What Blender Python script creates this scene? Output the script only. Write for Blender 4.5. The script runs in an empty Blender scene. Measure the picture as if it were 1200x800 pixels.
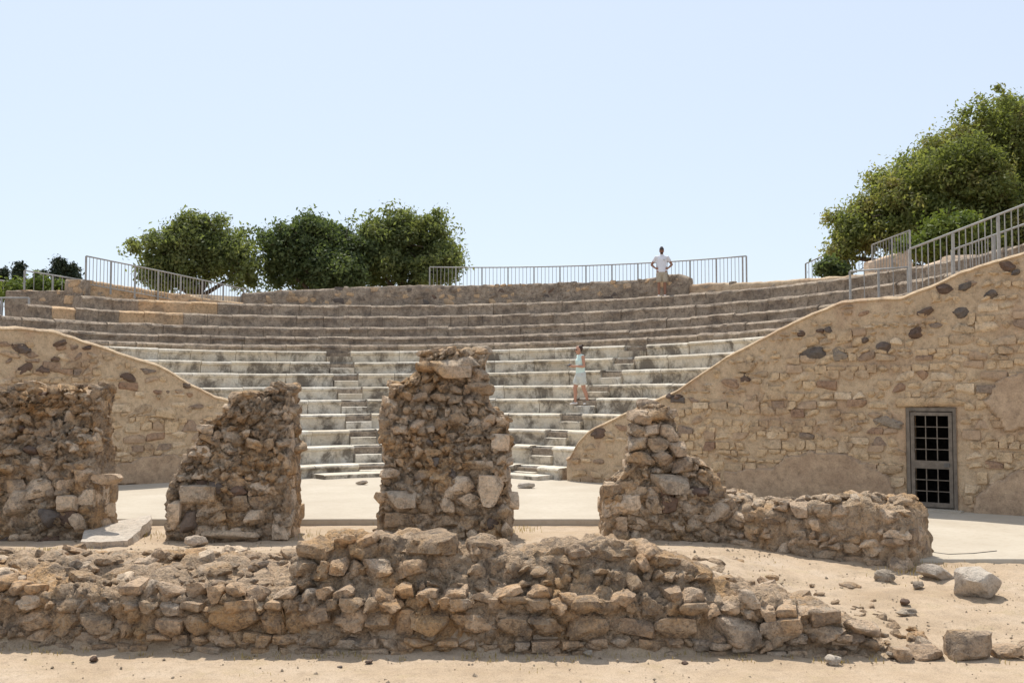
import bpy, bmesh, math, random
from mathutils import Vector, Matrix, Euler, noise

random.seed(7)
R = random.Random(11)
sc = bpy.context.scene
C = sc.collection

# ---------------------------------------------------------------- camera
CAMZ = 2.2
FPX = 1200.0
PITCH = math.atan(60.0 / FPX)
cam = bpy.data.cameras.new('camera')
cam.sensor_width = 36.0
cam.lens = 36.0
cam.clip_end = 6000
cam_ob = bpy.data.objects.new('camera', cam)
cam_ob.location = (0, 0, CAMZ)
cam_ob.rotation_euler = (math.pi / 2 + PITCH, 0, 0)
C.objects.link(cam_ob)
sc.camera = cam_ob

# ---------------------------------------------------------------- sky and sun
SHX, SHY = 0.13, -0.50            # shadow offset per metre of height
SUN_EL = math.atan(1.0 / math.hypot(SHX, SHY))
SUN_AZ = math.atan2(-SHX, -SHY)   # from +Y towards +X
world = bpy.data.worlds.new('World')
sc.world = world
world.use_nodes = True
wn = world.node_tree
bg = wn.nodes['Background']
sky = wn.nodes.new('ShaderNodeTexSky')
sky.sky_type = 'NISHITA'
sky.sun_disc = False
sky.sun_elevation = SUN_EL
sky.sun_rotation = SUN_AZ
sky.altitude = 0
sky.air_density = 1.0
sky.dust_density = 1.2
sky.ozone_density = 1.2
hz = wn.nodes.new('ShaderNodeMix')      # summer haze: evens out the whole dome
hz.data_type = 'RGBA'
hz.inputs[0].default_value = 0.82
hz.inputs[7].default_value = (2.55, 2.84, 3.25, 1)
wn.links.new(sky.outputs[0], hz.inputs[6])
wn.links.new(hz.outputs[2], bg.inputs[0])
bg.inputs[1].default_value = 0.15
sl = bpy.data.lights.new('sun', 'SUN')
sl.energy = 2.7
sl.angle = math.radians(0.53)
sl.color = (1.0, 0.95, 0.86)
so = bpy.data.objects.new('sun', sl)
so.rotation_euler = Vector((SHX, SHY, -1)).to_track_quat('-Z', 'Y').to_euler()
so.location = (0, 20, 40)
C.objects.link(so)
sc.view_settings.view_transform = 'Standard'
sc.view_settings.look = 'None'
sc.view_settings.exposure = 0.85
sc.view_settings.gamma = 1.0
sc.view_settings.use_curve_mapping = False
sc.cycles.max_bounces = 6
sc.cycles.diffuse_bounces = 4
sc.cycles.use_denoising = True

# ---------------------------------------------------------------- pixel helpers (photo 1200x800)
def ray(px, py):
    a = (px - 600) / FPX
    b = (400 - py) / FPX
    F = Vector((0, math.cos(PITCH), math.sin(PITCH)))
    U = Vector((0, -math.sin(PITCH), math.cos(PITCH)))
    return F + Vector((a, 0, 0)) + b * U
def atY(px, py, Y):
    d = ray(px, py)
    return Vector((0, 0, CAMZ)) + d * (Y / d.y)
def atZ(px, py, z):
    d = ray(px, py)
    return Vector((0, 0, CAMZ)) + d * ((z - CAMZ) / d.z)
def at_line(px, py, x0, y0, s):
    """hit of the pixel ray with the vertical plane y = y0 + s (x - x0)"""
    d = ray(px, py)
    t = (y0 - s * x0) / (d.y - s * d.x)
    return Vector((0, 0, CAMZ)) + d * t
def lerp(a, b, t):
    return a + (b - a) * t
def sstep(a, b, x):
    t = min(1, max(0, (x - a) / (b - a)))
    return t * t * (3 - 2 * t)
def interp(pts, x):
    if x <= pts[0][0]:
        return pts[0][1]
    for (x0, v0), (x1, v1) in zip(pts, pts[1:]):
        if x <= x1:
            return lerp(v0, v1, (x - x0) / max(1e-9, x1 - x0))
    return pts[-1][1]
def fbm(p, octv=4):
    return noise.fractal(p, 0.9, 2.1, octv)

# ---------------------------------------------------------------- materials
def nodes_of(name):
    m = bpy.data.materials.new(name)
    m.use_nodes = True
    nt = m.node_tree
    b = nt.nodes['Principled BSDF']
    b.inputs['Specular IOR Level'].default_value = 0.25
    return m, nt, b
def N(nt, t, **kw):
    n = nt.nodes.new(t)
    for k, v in kw.items():
        setattr(n, k, v)
    return n
def tex_noise(nt, pos, scale, detail=5, rough=0.6, dist=0.0):
    n = N(nt, 'ShaderNodeTexNoise')
    n.inputs['Scale'].default_value = scale
    n.inputs['Detail'].default_value = detail
    n.inputs['Roughness'].default_value = rough
    n.inputs['Distortion'].default_value = dist
    nt.links.new(pos, n.inputs['Vector'])
    return n.outputs['Fac']
def ramp(nt, fac, stops, mode='LINEAR'):
    r = N(nt, 'ShaderNodeValToRGB')
    cr = r.color_ramp
    cr.interpolation = mode
    while len(cr.elements) < len(stops):
        cr.elements.new(0.5)
    for e, (p, c) in zip(cr.elements, stops):
        e.position = p
        e.color = (c[0], c[1], c[2], 1) if isinstance(c, (tuple, list)) else (c, c, c, 1)
    nt.links.new(fac, r.inputs[0])
    return r.outputs[0]
def mix(nt, fac, a, b, mode='MIX'):
    m = N(nt, 'ShaderNodeMix', data_type='RGBA', blend_type=mode)
    for sock, v in ((m.inputs[0], fac), (m.inputs[6], a), (m.inputs[7], b)):
        if isinstance(v, (int, float)):
            sock.default_value = v
        elif isinstance(v, (tuple, list)):
            sock.default_value = (v[0], v[1], v[2], 1)
        else:
            nt.links.new(v, sock)
    return m.outputs[2]
def math_n(nt, op, a, b=0.0):
    m = N(nt, 'ShaderNodeMath', operation=op)
    for s, v in ((m.inputs[0], a), (m.inputs[1], b)):
        if isinstance(v, (int, float)):
            s.default_value = v
        else:
            nt.links.new(v, s)
    return m.outputs[0]
def bump(nt, b, h, strength, dist, prev=None):
    n = N(nt, 'ShaderNodeBump')
    n.inputs['Strength'].default_value = strength
    n.inputs['Distance'].default_value = dist
    nt.links.new(h, n.inputs['Height'])
    if prev is not None:
        nt.links.new(prev, n.inputs['Normal'])
    nt.links.new(n.outputs[0], b.inputs['Normal'])
    return n.outputs[0]
def wpos(nt, sx=1, sy=1, sz=1):
    g = N(nt, 'ShaderNodeNewGeometry')
    if (sx, sy, sz) == (1, 1, 1):
        return g.outputs['Position']
    m = N(nt, 'ShaderNodeVectorMath', operation='MULTIPLY')
    m.inputs[1].default_value = (sx, sy, sz)
    nt.links.new(g.outputs['Position'], m.inputs[0])
    return m.outputs[0]

def rock_mat(name, cols, patch=None, dark=0.55, bumpd=0.02, sc_=1.0, rnd=0.75, pits=True, pale=0.0):
    """stone: a tone per piece, blotches, pits and fine relief"""
    if name not in ('dark_stone', 'pale_limestone', 'grey_stone', 'gravel_chips'):
        g = 1.42 if name.startswith('pier') else (1.08 if name.startswith('wall') else 1.26)
        w = 0.96 if name.startswith('wall') else 1.0
        cols = [(c[0] * 1.25 * g * w, c[1] * 1.19 * g, c[2] * 1.12 * g) for c in cols]
        patch = patch and (patch[0] * 1.18 * g, patch[1] * 1.14 * g, patch[2] * 1.08 * g)
    m, nt, b = nodes_of(name)
    P = wpos(nt)
    oi = N(nt, 'ShaderNodeObjectInfo')
    n1 = tex_noise(nt, P, 3.0 * sc_, 6, 0.65)
    f = math_n(nt, 'ADD', math_n(nt, 'MULTIPLY', oi.outputs['Random'], rnd),
               math_n(nt, 'MULTIPLY', math_n(nt, 'SUBTRACT', n1, 0.5), 1.6 * (1.15 - rnd)))
    f = math_n(nt, 'ADD', f, 0.12)
    k = len(cols)
    col = ramp(nt, f, [(i / (k - 1), c) for i, c in enumerate(cols)])
    if patch:
        n3 = tex_noise(nt, P, 1.3 * sc_, 4, 0.6)
        col = mix(nt, ramp(nt, n3, [(0.50, 0.0), (0.62, 0.75)]), col, patch)
    n2 = tex_noise(nt, P, 11 * sc_, 8, 0.7)
    col = mix(nt, 1.0, col, ramp(nt, n2, [(0.30, dark * 0.9), (0.48, 1.0), (0.75, 1.25)]), 'MULTIPLY')
    n4 = tex_noise(nt, P, 55 * sc_, 4, 0.7)
    col = mix(nt, 1.0, col, ramp(nt, n4, [(0.3, 0.78), (0.5, 1.0), (0.7, 1.15)]), 'MULTIPLY')
    if pale:
        n5 = tex_noise(nt, P, 5 * sc_, 6, 0.75)
        col = mix(nt, ramp(nt, n5, [(0.56, 0.0), (0.68, pale)]), col, (0.42, 0.38, 0.32))
    if name.startswith(('pier', 'found', 'rubble', 'upper')):   # grey crust that runs over stones and mortar alike
        n7 = tex_noise(nt, P, 5.5, 9, 0.74, 0.4)
        col = mix(nt, ramp(nt, n7, [(0.50, 0.0), (0.60, 0.62)]), col, (0.145, 0.12, 0.098))
        col = mix(nt, ramp(nt, n7, [(0.36, 0.5), (0.45, 0.0)]), col, (0.50, 0.42, 0.325))
    if pits:     # dark specks put into the colour to draw small pits
        n6 = tex_noise(nt, P, 21 * sc_, 6, 0.72, 0.6)
        col = mix(nt, ramp(nt, n6, [(0.34, 0.2 if 'lime' in name or 'wall' in name or 'block' in name else 0.55), (0.46, 0.0)]), col, (0.09, 0.07, 0.052))
    nt.links.new(col, b.inputs['Base Color'])
    b.inputs['Roughness'].default_value = 0.95
    h = math_n(nt, 'ADD', n2, math_n(nt, 'MULTIPLY', n4, 0.35))
    if pits:
        v = N(nt, 'ShaderNodeTexVoronoi')
        v.inputs['Scale'].default_value = 26 * sc_
        nt.links.new(P, v.inputs['Vector'])
        h = math_n(nt, 'ADD', h, math_n(nt, 'MULTIPLY', ramp(nt, v.outputs['Distance'], [(0.0, 0.0), (0.35, 1.0)]), 0.35))
    bump(nt, b, h, 1.0, bumpd * 2.2)
    return m

M = {}
M['fore_stone'] = rock_mat('foundation_stone', [(0.17, 0.125, 0.09), (0.29, 0.215, 0.15), (0.36, 0.265, 0.18), (0.29, 0.24, 0.19), (0.42, 0.325, 0.235)], patch=(0.36, 0.225, 0.115), bumpd=0.022, pale=0.25)
M['fore_mortar'] = rock_mat('rubble_mortar', [(0.24, 0.175, 0.115), (0.33, 0.25, 0.175), (0.4, 0.32, 0.235)], patch=(0.36, 0.225, 0.11), bumpd=0.03, rnd=0.4, pale=0.4)
M['pier_stone'] = rock_mat('pier_stone', [(0.15, 0.115, 0.085), (0.26, 0.2, 0.145), (0.35, 0.27, 0.195), (0.28, 0.235, 0.185), (0.42, 0.33, 0.24)], patch=(0.35, 0.23, 0.12), bumpd=0.025, pale=0.25)
M['pier_mortar'] = rock_mat('pier_mortar', [(0.22, 0.165, 0.115), (0.31, 0.24, 0.17), (0.38, 0.3, 0.22)], patch=(0.34, 0.215, 0.11), bumpd=0.035, rnd=0.4, pale=0.3)
M['pier_block'] = rock_mat('pier_block', [(0.33, 0.255, 0.185), (0.41, 0.33, 0.245), (0.31, 0.25, 0.19)], bumpd=0.02, pale=0.3)
M['dark_stone'] = rock_mat('dark_stone', [(0.11, 0.08, 0.066), (0.18, 0.115, 0.08), (0.14, 0.12, 0.105), (0.21, 0.145, 0.10)], bumpd=0.012)
M['brown_stone'] = rock_mat('brown_stone', [(0.17, 0.11, 0.08), (0.25, 0.17, 0.115), (0.17, 0.14, 0.115), (0.29, 0.205, 0.14)], bumpd=0.015)
M['wall_stone'] = rock_mat('wall_stone', [(0.38, 0.265, 0.165), (0.5, 0.37, 0.245), (0.43, 0.31, 0.2), (0.56, 0.44, 0.32), (0.34, 0.245, 0.165), (0.47, 0.36, 0.25)], patch=(0.30, 0.21, 0.14), bumpd=0.02, rnd=0.85, dark=0.55, sc_=0.8)
M['wall_mortar'] = rock_mat('wall_mortar', [(0.36, 0.265, 0.18), (0.44, 0.335, 0.235), (0.5, 0.395, 0.285)], patch=(0.34, 0.24, 0.165), bumpd=0.015, rnd=0.3, dark=0.7, sc_=0.8, pits=False)
M['cap_mortar'] = rock_mat('cap_mortar', [(0.42, 0.33, 0.25), (0.52, 0.43, 0.34)], bumpd=0.01, rnd=0.3, dark=0.75, pits=False)
M['plaster'] = rock_mat('old_plaster', [(0.235, 0.172, 0.12), (0.31, 0.235, 0.165), (0.37, 0.29, 0.21)], bumpd=0.008, rnd=0.2, dark=0.7, sc_=0.7, pits=False)
M['upper_row'] = rock_mat('upper_row_stone', [(0.22, 0.18, 0.14), (0.29, 0.24, 0.19), (0.34, 0.285, 0.225), (0.25, 0.21, 0.17)], patch=(0.165, 0.132, 0.105), bumpd=0.025, rnd=0.45, pale=0.4, sc_=1.5)
M['orange_row'] = rock_mat('ochre_stone', [(0.33, 0.235, 0.145), (0.40, 0.29, 0.185), (0.28, 0.205, 0.135)], patch=(0.23, 0.175, 0.125), bumpd=0.015, rnd=0.6)
M['loose_pale'] = rock_mat('pale_limestone', [(0.40, 0.33, 0.26), (0.52, 0.45, 0.37), (0.46, 0.36, 0.27)], bumpd=0.015, pale=0.4)
M['loose_grey'] = rock_mat('grey_stone', [(0.24, 0.19, 0.145), (0.36, 0.295, 0.225), (0.30, 0.235, 0.175)], bumpd=0.015)

M['gravel'] = rock_mat('gravel_chips', [(0.30, 0.235, 0.165), (0.42, 0.34, 0.25), (0.50, 0.42, 0.32)], bumpd=0.01, rnd=0.2, sc_=3.0)
def marble_mat():
    m, nt, b = nodes_of('weathered_marble')
    P = wpos(nt)
    oi = N(nt, 'ShaderNodeObjectInfo')
    base = ramp(nt, oi.outputs['Random'], [(0, (0.62, 0.545, 0.43)), (0.35, (0.72, 0.65, 0.53)), (0.7, (0.78, 0.72, 0.61)), (1, (0.60, 0.55, 0.47))])
    n1 = tex_noise(nt, P, 2.2, 7, 0.7, 0.5)
    col = mix(nt, ramp(nt, n1, [(0.40, 0.0), (0.66, 0.6)]), base, (0.47, 0.37, 0.245))
    # streaky weather stains on the risers, plus an even grey-brown tint; treads mostly spared
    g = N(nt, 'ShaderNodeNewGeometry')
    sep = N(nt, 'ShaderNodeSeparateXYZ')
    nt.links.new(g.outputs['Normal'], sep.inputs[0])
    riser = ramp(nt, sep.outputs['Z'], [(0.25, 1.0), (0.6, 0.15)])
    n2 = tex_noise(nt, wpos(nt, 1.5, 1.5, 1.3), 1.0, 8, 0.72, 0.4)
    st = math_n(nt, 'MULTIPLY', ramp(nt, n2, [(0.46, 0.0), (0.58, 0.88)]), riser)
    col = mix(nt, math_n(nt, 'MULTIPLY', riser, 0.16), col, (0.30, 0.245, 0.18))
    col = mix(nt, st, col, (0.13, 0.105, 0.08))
    n3 = tex_noise(nt, P, 18, 6, 0.7)
    col = mix(nt, 1.0, col, ramp(nt, n3, [(0.3, 0.8), (0.6, 1.04)]), 'MULTIPLY')
    nt.links.new(col, b.inputs['Base Color'])
    b.inputs['Roughness'].default_value = 0.8
    bump(nt, b, math_n(nt, 'ADD', n3, n1), 0.6, 0.012)
    return m
M['marble'] = marble_mat()

def ground_mat():
    m, nt, b = nodes_of('sandy_earth')
    P = wpos(nt)
    n1 = tex_noise(nt, P, 0.9, 6, 0.65)
    col = ramp(nt, n1, [(0.3, (0.375, 0.275, 0.18)), (0.5, (0.455, 0.345, 0.238)), (0.7, (0.505, 0.40, 0.295))])
    n2 = tex_noise(nt, P, 7, 8, 0.7)
    col = mix(nt, ramp(nt, n2, [(0.50, 0.0), (0.66, 0.6)]), col, (0.33, 0.25, 0.175))
    n4 = tex_noise(nt, P, 2.6, 6, 0.7)
    col = mix(nt, ramp(nt, n4, [(0.54, 0.0), (0.66, 0.45)]), col, (0.42, 0.325, 0.195))
    n3 = tex_noise(nt, P, 70, 4, 0.75)
    col = mix(nt, 1.0, col, ramp(nt, n3, [(0.30, 0.62), (0.5, 1.02), (0.72, 1.2)]), 'MULTIPLY')
    nt.links.new(col, b.inputs['Base Color'])
    b.inputs['Roughness'].default_value = 1.0
    bump(nt, b, math_n(nt, 'ADD', n2, math_n(nt, 'MULTIPLY', n3, 0.35)), 0.8, 0.03)
    return m
M['ground'] = ground_mat()

def floor_mat():
    m, nt, b = nodes_of('pale_screed')
    P = wpos(nt)
    n1 = tex_noise(nt, P, 0.7, 6, 0.6)
    col = ramp(nt, n1, [(0.3, (0.42, 0.36, 0.28)), (0.55, (0.47, 0.41, 0.325)), (0.75, (0.51, 0.45, 0.365))])
    n2 = tex_noise(nt, P, 9, 8, 0.7)
    col = mix(nt, ramp(nt, n2, [(0.5, 0.0), (0.7, 0.5)]), col, (0.36, 0.29, 0.21))
    nt.links.new(col, b.inputs['Base Color'])
    b.inputs['Roughness'].default_value = 0.9
    bump(nt, b, n2, 0.4, 0.008)
    return m
M['floor'] = floor_mat()

def plain(name, col, rough=0.6, metal=0.0, var=0.15, scale=8, spec=0.3, bd=0.0):
    m, nt, b = nodes_of(name)
    n = tex_noise(nt, wpos(nt), scale, 5, 0.65)
    c = mix(nt, 1.0, (col[0], col[1], col[2]), ramp(nt, n, [(0.3, 1 - var), (0.7, 1 + var)]), 'MULTIPLY')
    nt.links.new(c, b.inputs['Base Color'])
    b.inputs['Roughness'].default_value = rough
    b.inputs['Metallic'].default_value = metal
    b.inputs['Specular IOR Level'].default_value = spec
    if bd:
        bump(nt, b, n, 0.5, bd)
    return m
M['rail'] = plain('galvanised_rail', (0.34, 0.33, 0.31), 0.6, 0.0, 0.2)
M['door_frame'] = plain('door_metal', (0.17, 0.14, 0.11), 0.8, 0.0, 0.3)
M['door_bar'] = plain('door_bar_metal', (0.12, 0.11, 0.10), 0.7, 0.0, 0.3)
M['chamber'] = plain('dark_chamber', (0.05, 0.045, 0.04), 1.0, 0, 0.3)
M['bark'] = plain('bark', (0.10, 0.075, 0.055), 0.95, 0, 0.4, 14, bd=0.03)
M['skin'] = plain('skin', (0.47, 0.25, 0.17), 0.6, 0, 0.06, 20)
M['skin_tan'] = plain('tanned_skin', (0.30, 0.155, 0.10), 0.6, 0, 0.06, 20)
M['hair'] = plain('brown_hair', (0.05, 0.03, 0.02), 0.7, 0, 0.3, 60)
M['white_cloth'] = plain('white_cotton', (0.72, 0.72, 0.76), 0.9, 0, 0.05, 14, bd=0.01)
M['mint_cloth'] = plain('mint_cotton', (0.62, 0.76, 0.70), 0.9, 0, 0.05, 14, bd=0.01)
M['beige_cloth'] = plain('beige_cotton', (0.42, 0.36, 0.27), 0.9, 0, 0.08, 14, bd=0.01)
M['grey_cloth'] = plain('pale_grey_cotton', (0.55, 0.56, 0.52), 0.9, 0, 0.06, 14, bd=0.01)
M['shoe'] = plain('pale_shoe', (0.62, 0.57, 0.53), 0.8, 0, 0.08, 20)
M['black'] = plain('black_plastic', (0.02, 0.02, 0.022), 0.4, 0, 0.2, 20)
M['cap_cloth'] = plain('dark_cap_cloth', (0.06, 0.05, 0.05), 0.9, 0, 0.2, 20)
M['lips'] = plain('lips', (0.38, 0.14, 0.11), 0.5, 0, 0.05, 20)

def leaf_mat(name, cols, trans=0.5):
    m, nt, b = nodes_of(name)
    P = wpos(nt)
    n = tex_noise(nt, P, 0.9, 4, 0.6)
    n2 = tex_noise(nt, P, 9, 3, 0.6)
    f = math_n(nt, 'ADD', math_n(nt, 'MULTIPLY', n, 0.65), math_n(nt, 'MULTIPLY', n2, 0.35))
    k = len(cols)
    col = ramp(nt, f, [(0.34 + 0.32 * i / (k - 1), c) for i, c in enumerate(cols)])
    nt.links.new(col, b.inputs['Base Color'])
    b.inputs['Roughness'].default_value = 0.55
    tr = N(nt, 'ShaderNodeBsdfTranslucent')
    nt.links.new(mix(nt, 1.0, col, (1.5, 1.55, 0.85), 'MULTIPLY'), tr.inputs['Color'])
    mx = N(nt, 'ShaderNodeMixShader')
    mx.inputs[0].default_value = trans
    nt.links.new(b.outputs[0], mx.inputs[1])
    nt.links.new(tr.outputs[0], mx.inputs[2])
    nt.links.new(mx.outputs[0], nt.nodes['Material Output'].inputs[0])
    return m
M['leaf_a'] = leaf_mat('leaf_olive_green', [(0.10, 0.125, 0.052), (0.155, 0.18, 0.075), (0.215, 0.225, 0.095)])
M['leaf_b'] = leaf_mat('leaf_dark_green', [(0.07, 0.095, 0.045), (0.10, 0.13, 0.058), (0.145, 0.175, 0.075)], 0.45)
M['leaf_c'] = leaf_mat('leaf_fresh_green', [(0.115, 0.14, 0.048), (0.19, 0.21, 0.07), (0.29, 0.24, 0.11)])
M['leaf_cyp'] = leaf_mat('leaf_cypress', [(0.02, 0.032, 0.018), (0.035, 0.05, 0.025)], 0.1)
M['leaf_yel'] = leaf_mat('leaf_yellow_green', [(0.11, 0.15, 0.035), (0.17, 0.20, 0.05)], 0.35)
M['dry_grass'] = leaf_mat('dry_grass', [(0.30, 0.22, 0.09), (0.40, 0.31, 0.14)], 0.2)

# ---------------------------------------------------------------- object helpers
def tag(o, label=None, cat=None, group=None, kind=None):
    if label: o['label'] = label
    if cat: o['category'] = cat
    if group: o['group'] = group
    if kind: o['kind'] = kind
    return o
def thing(name, loc, label, cat, group=None):
    o = bpy.data.objects.new(name, None)
    o.empty_display_size = 0.2
    o.location = loc
    C.objects.link(o)
    return tag(o, label, cat, group)
def wloc(o):
    v = Vector(o.location)
    while o.parent:
        o = o.parent
        v = v + Vector(o.location)
    return v
def mesh_obj(name, verts, faces, mat, parent=None, smooth=True, sharp=None, origin=None):
    """verts in world coordinates"""
    if origin is None:
        origin = wloc(parent) if parent else Vector((0, 0, 0))
    origin = Vector(origin)
    me = bpy.data.meshes.new(name)
    me.from_pydata([(v[0] - origin.x, v[1] - origin.y, v[2] - origin.z) for v in verts], [], faces)
    me.materials.append(mat)
    if smooth:
        me.shade_smooth()
        if sharp:
            me.set_sharp_from_angle(angle=math.radians(sharp))
    o = bpy.data.objects.new(name, me)
    if parent:
        o.parent = parent
        o.location = origin - wloc(parent)
    else:
        o.location = origin
    C.objects.link(o)
    return o
def inst(name, me, mat, parent, loc, rot, scale):
    o = bpy.data.objects.new(name, me)
    o.material_slots[0].link = 'OBJECT'
    o.material_slots[0].material = mat
    if parent:
        o.parent = parent
        loc = Vector(loc) - wloc(parent)
    o.location = loc
    o.rotation_euler = rot
    o.scale = scale
    C.objects.link(o)
    return o
class MB:
    def __init__(s):
        s.v = []; s.f = []
    def add(s, vs, fs):
        k = len(s.v)
        s.v += [Vector(v) for v in vs]
        s.f += [tuple(i + k for i in f) for f in fs]
    def box(s, c, sx, sy, sz, rotz=0.0, mtx=None):
        mt = mtx or (Matrix.Translation(c) @ Matrix.Rotation(rotz, 4, 'Z'))
        vs = [mt @ Vector((x * sx / 2, y * sy / 2, z * sz / 2)) for x in (-1, 1) for y in (-1, 1) for z in (-1, 1)]
        s.add(vs, [(0, 1, 3, 2), (4, 6, 7, 5), (0, 4, 5, 1), (2, 3, 7, 6), (0, 2, 6, 4), (1, 5, 7, 3)])
    def tube(s, pts, rad, n=8):
        """pts: list of Vector, rad: radius or list"""
        rings = []
        k = len(pts)
        for i, p in enumerate(pts):
            d = (pts[min(i + 1, k - 1)] - pts[max(i - 1, 0)]).normalized()
            ref = Vector((0, 0, 1)) if abs(d.z) < 0.9 else Vector((1, 0, 0))
            a = d.cross(ref).normalized(); b = d.cross(a)
            r = rad[i] if isinstance(rad, (list, tuple)) else rad
            rings.append([p + a * (r * math.cos(t)) + b * (r * math.sin(t)) for t in [2 * math.pi * j / n for j in range(n)]])
        vs = [v for rg in rings for v in rg]
        fs = []
        for i in range(k - 1):
            for j in range(n):
                a0 = i * n + j; a1 = i * n + (j + 1) % n
                fs.append((a0, a1, a1 + n, a0 + n))
        fs.append(tuple(reversed(range(n)))); fs.append(tuple(range((k - 1) * n, k * n)))
        s.add(vs, fs)
    def obj(s, name, mat, parent=None, smooth=False, sharp=None, origin=None):
        return mesh_obj(name, s.v, s.f, mat, parent, smooth, sharp, origin)

# ---------------------------------------------------------------- stone library
def make_rock(seed, n, k, amp, chips, sharp):
    rr = random.Random(seed)
    bm = bmesh.new()
    idx = {}
    def vert(p):
        key = tuple(round(c, 4) for c in p)
        if key not in idx:
            idx[key] = bm.verts.new(p)
        return idx[key]
    for ax in range(3):
        for sg in (-1, 1):
            for i in range(n):
                for j in range(n):
                    q = []
                    for (a, b) in ((i, j), (i + 1, j), (i + 1, j + 1), (i, j + 1)):
                        c = [0, 0, 0]
                        c[ax] = sg
                        c[(ax + 1) % 3] = -1 + 2 * a / n
                        c[(ax + 2) % 3] = -1 + 2 * b / n
                        q.append(vert(c))
                    if sg < 0: q.reverse()
                    bm.faces.new(q)
    off = Vector((rr.uniform(-50, 50), rr.uniform(-50, 50), rr.uniform(-50, 50)))
    planes = []
    for _ in range(chips):
        d = Vector((rr.uniform(-1, 1), rr.uniform(-1, 1), rr.uniform(-1, 1))).normalized()
        planes.append((d, rr.uniform(0.66, 1.05)))
    for v in bm.verts:
        p = v.co.copy()
        s = p.normalized() * 1.12
        p = p.lerp(s, k)
        for d, h in planes:
            e = p.dot(d) - h
            if e > 0: p -= d * e * 0.9
        p += p.normalized() * (amp * noise.noise(p * 1.3 + off) + amp * 0.5 * noise.noise(p * 3.1 + off) + amp * 0.4 * noise.noise(p * 6.3 + off))
        v.co = p * 0.5
    me = bpy.data.meshes.new('stone')
    bm.to_mesh(me); bm.free()
    me.materials.append(M['fore_stone'])
    me.shade_smooth()
    me.set_sharp_from_angle(angle=math.radians(sharp))
    return me
BLOCKS = [make_rock(100 + i, 6, R.uniform(0.14, 0.30), R.uniform(0.08, 0.16), 7, 26) for i in range(22)]
RUBBLE = [make_rock(300 + i, 6, R.uniform(0.30, 0.60), R.uniform(0.18, 0.34), 11, 26) for i in range(22)]
FLATS = [make_rock(500 + i, 5, R.uniform(0.10, 0.22), R.uniform(0.05, 0.11), 3, 40) for i in range(16)]

def emit_stones(root, specs, limit=300, stuff_name='rubble', stuff_mat=None):
    """specs: (size, mesh, mat, loc, rot, scale); the largest become parts, the rest one joined part"""
    specs.sort(key=lambda s: -s[0])
    for s in specs[:limit]:
        inst('stone', s[1], s[2], root, s[3], s[4], s[5])
    rest = specs[limit:]
    if rest:
        vs, fs = [], []
        for s in rest:
            mt = Matrix.LocRotScale(Vector(s[3]), Euler(s[4]), Vector(s[5]))
            k = len(vs)
            vs += [mt @ v.co for v in s[1].vertices]
            fs += [tuple(i + k for i in p.vertices) for p in s[1].polygons]
        o = mesh_obj(stuff_name, vs, fs, stuff_mat or rest[0][2], root, True, 40)
        tag(o, kind='stuff')

def lay_courses(face, u0, u1, z0, z1, inside, hrange, wratio, lib, mats, proud=0.03, depth=0.3, gap=0.012, rot=0.05, rnd=R, keep=1.0, size_fn=None, drift=0.0):
    """irregular courses of stones on a face. face(u,z) -> (point, angle about z of the face's u axis)
    inside(u,z) tells where the wall stands; mats: list of (weight, material)"""
    out = []
    z = z0
    while z < z1:
        h = rnd.uniform(*hrange)
        if size_fn: h *= size_fn(z)
        u = u0 - rnd.uniform(0, 0.3)
        ph = rnd.uniform(0, 9)
        while u < u1:
            hh = h * rnd.uniform(0.78, 1.16)
            w = h * rnd.uniform(*wratio)
            uc = u + w / 2
            zc = z + h / 2 + drift * math.sin(uc * 0.9 + ph) + rnd.uniform(-0.12, 0.12) * h
            if inside(uc, zc + hh * 0.35) and inside(uc - w * 0.3, zc) and inside(uc + w * 0.3, zc) and rnd.random() < keep:
                p, a = face(uc, zc)
                nrm = Vector((math.sin(a), -math.cos(a), 0))
                pr = proud * rnd.uniform(-0.5, 1.0)
                dep = depth * rnd.uniform(0.8, 1.2)
                loc = p + nrm * (pr - dep / 2)
                r = (rnd.uniform(-rot, rot), rnd.uniform(-rot, rot), a + rnd.uniform(-rot, rot))
                me = rnd.choice(lib)
                t = rnd.random() * sum(m[0] for m in mats)
                for wt, mat in mats:
                    t -= wt
                    if t <= 0: break
                out.append((w * hh, me, mat, loc, r, (w - gap, dep, hh - gap)))
            u += w
        z += h * 0.98
    return out

# ---------------------------------------------------------------- plan of the place
CX, CY = -2.3, 23.5                       # centre of the round seating
LW = (-9.0, 24.9, 0.70)                   # left retaining wall: y = y0 + s (x - x0)
RW = (1.45, 25.7, -0.72)                  # right retaining wall
def wall_y(w, x): return w[1] + w[2] * (x - w[0])
def cav(Rr, th):                          # th from +Y towards +X
    return Vector((CX + Rr * math.sin(th), CY + Rr * math.cos(th), 0))

Yf_pts = [(-7, 10.85), (-5.35, 10.7), (-2.6, 10.43), (0, 10.26), (3.6, 10.3), (8, 10.5)]
def Yf(x): return interp(Yf_pts, x)

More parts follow.
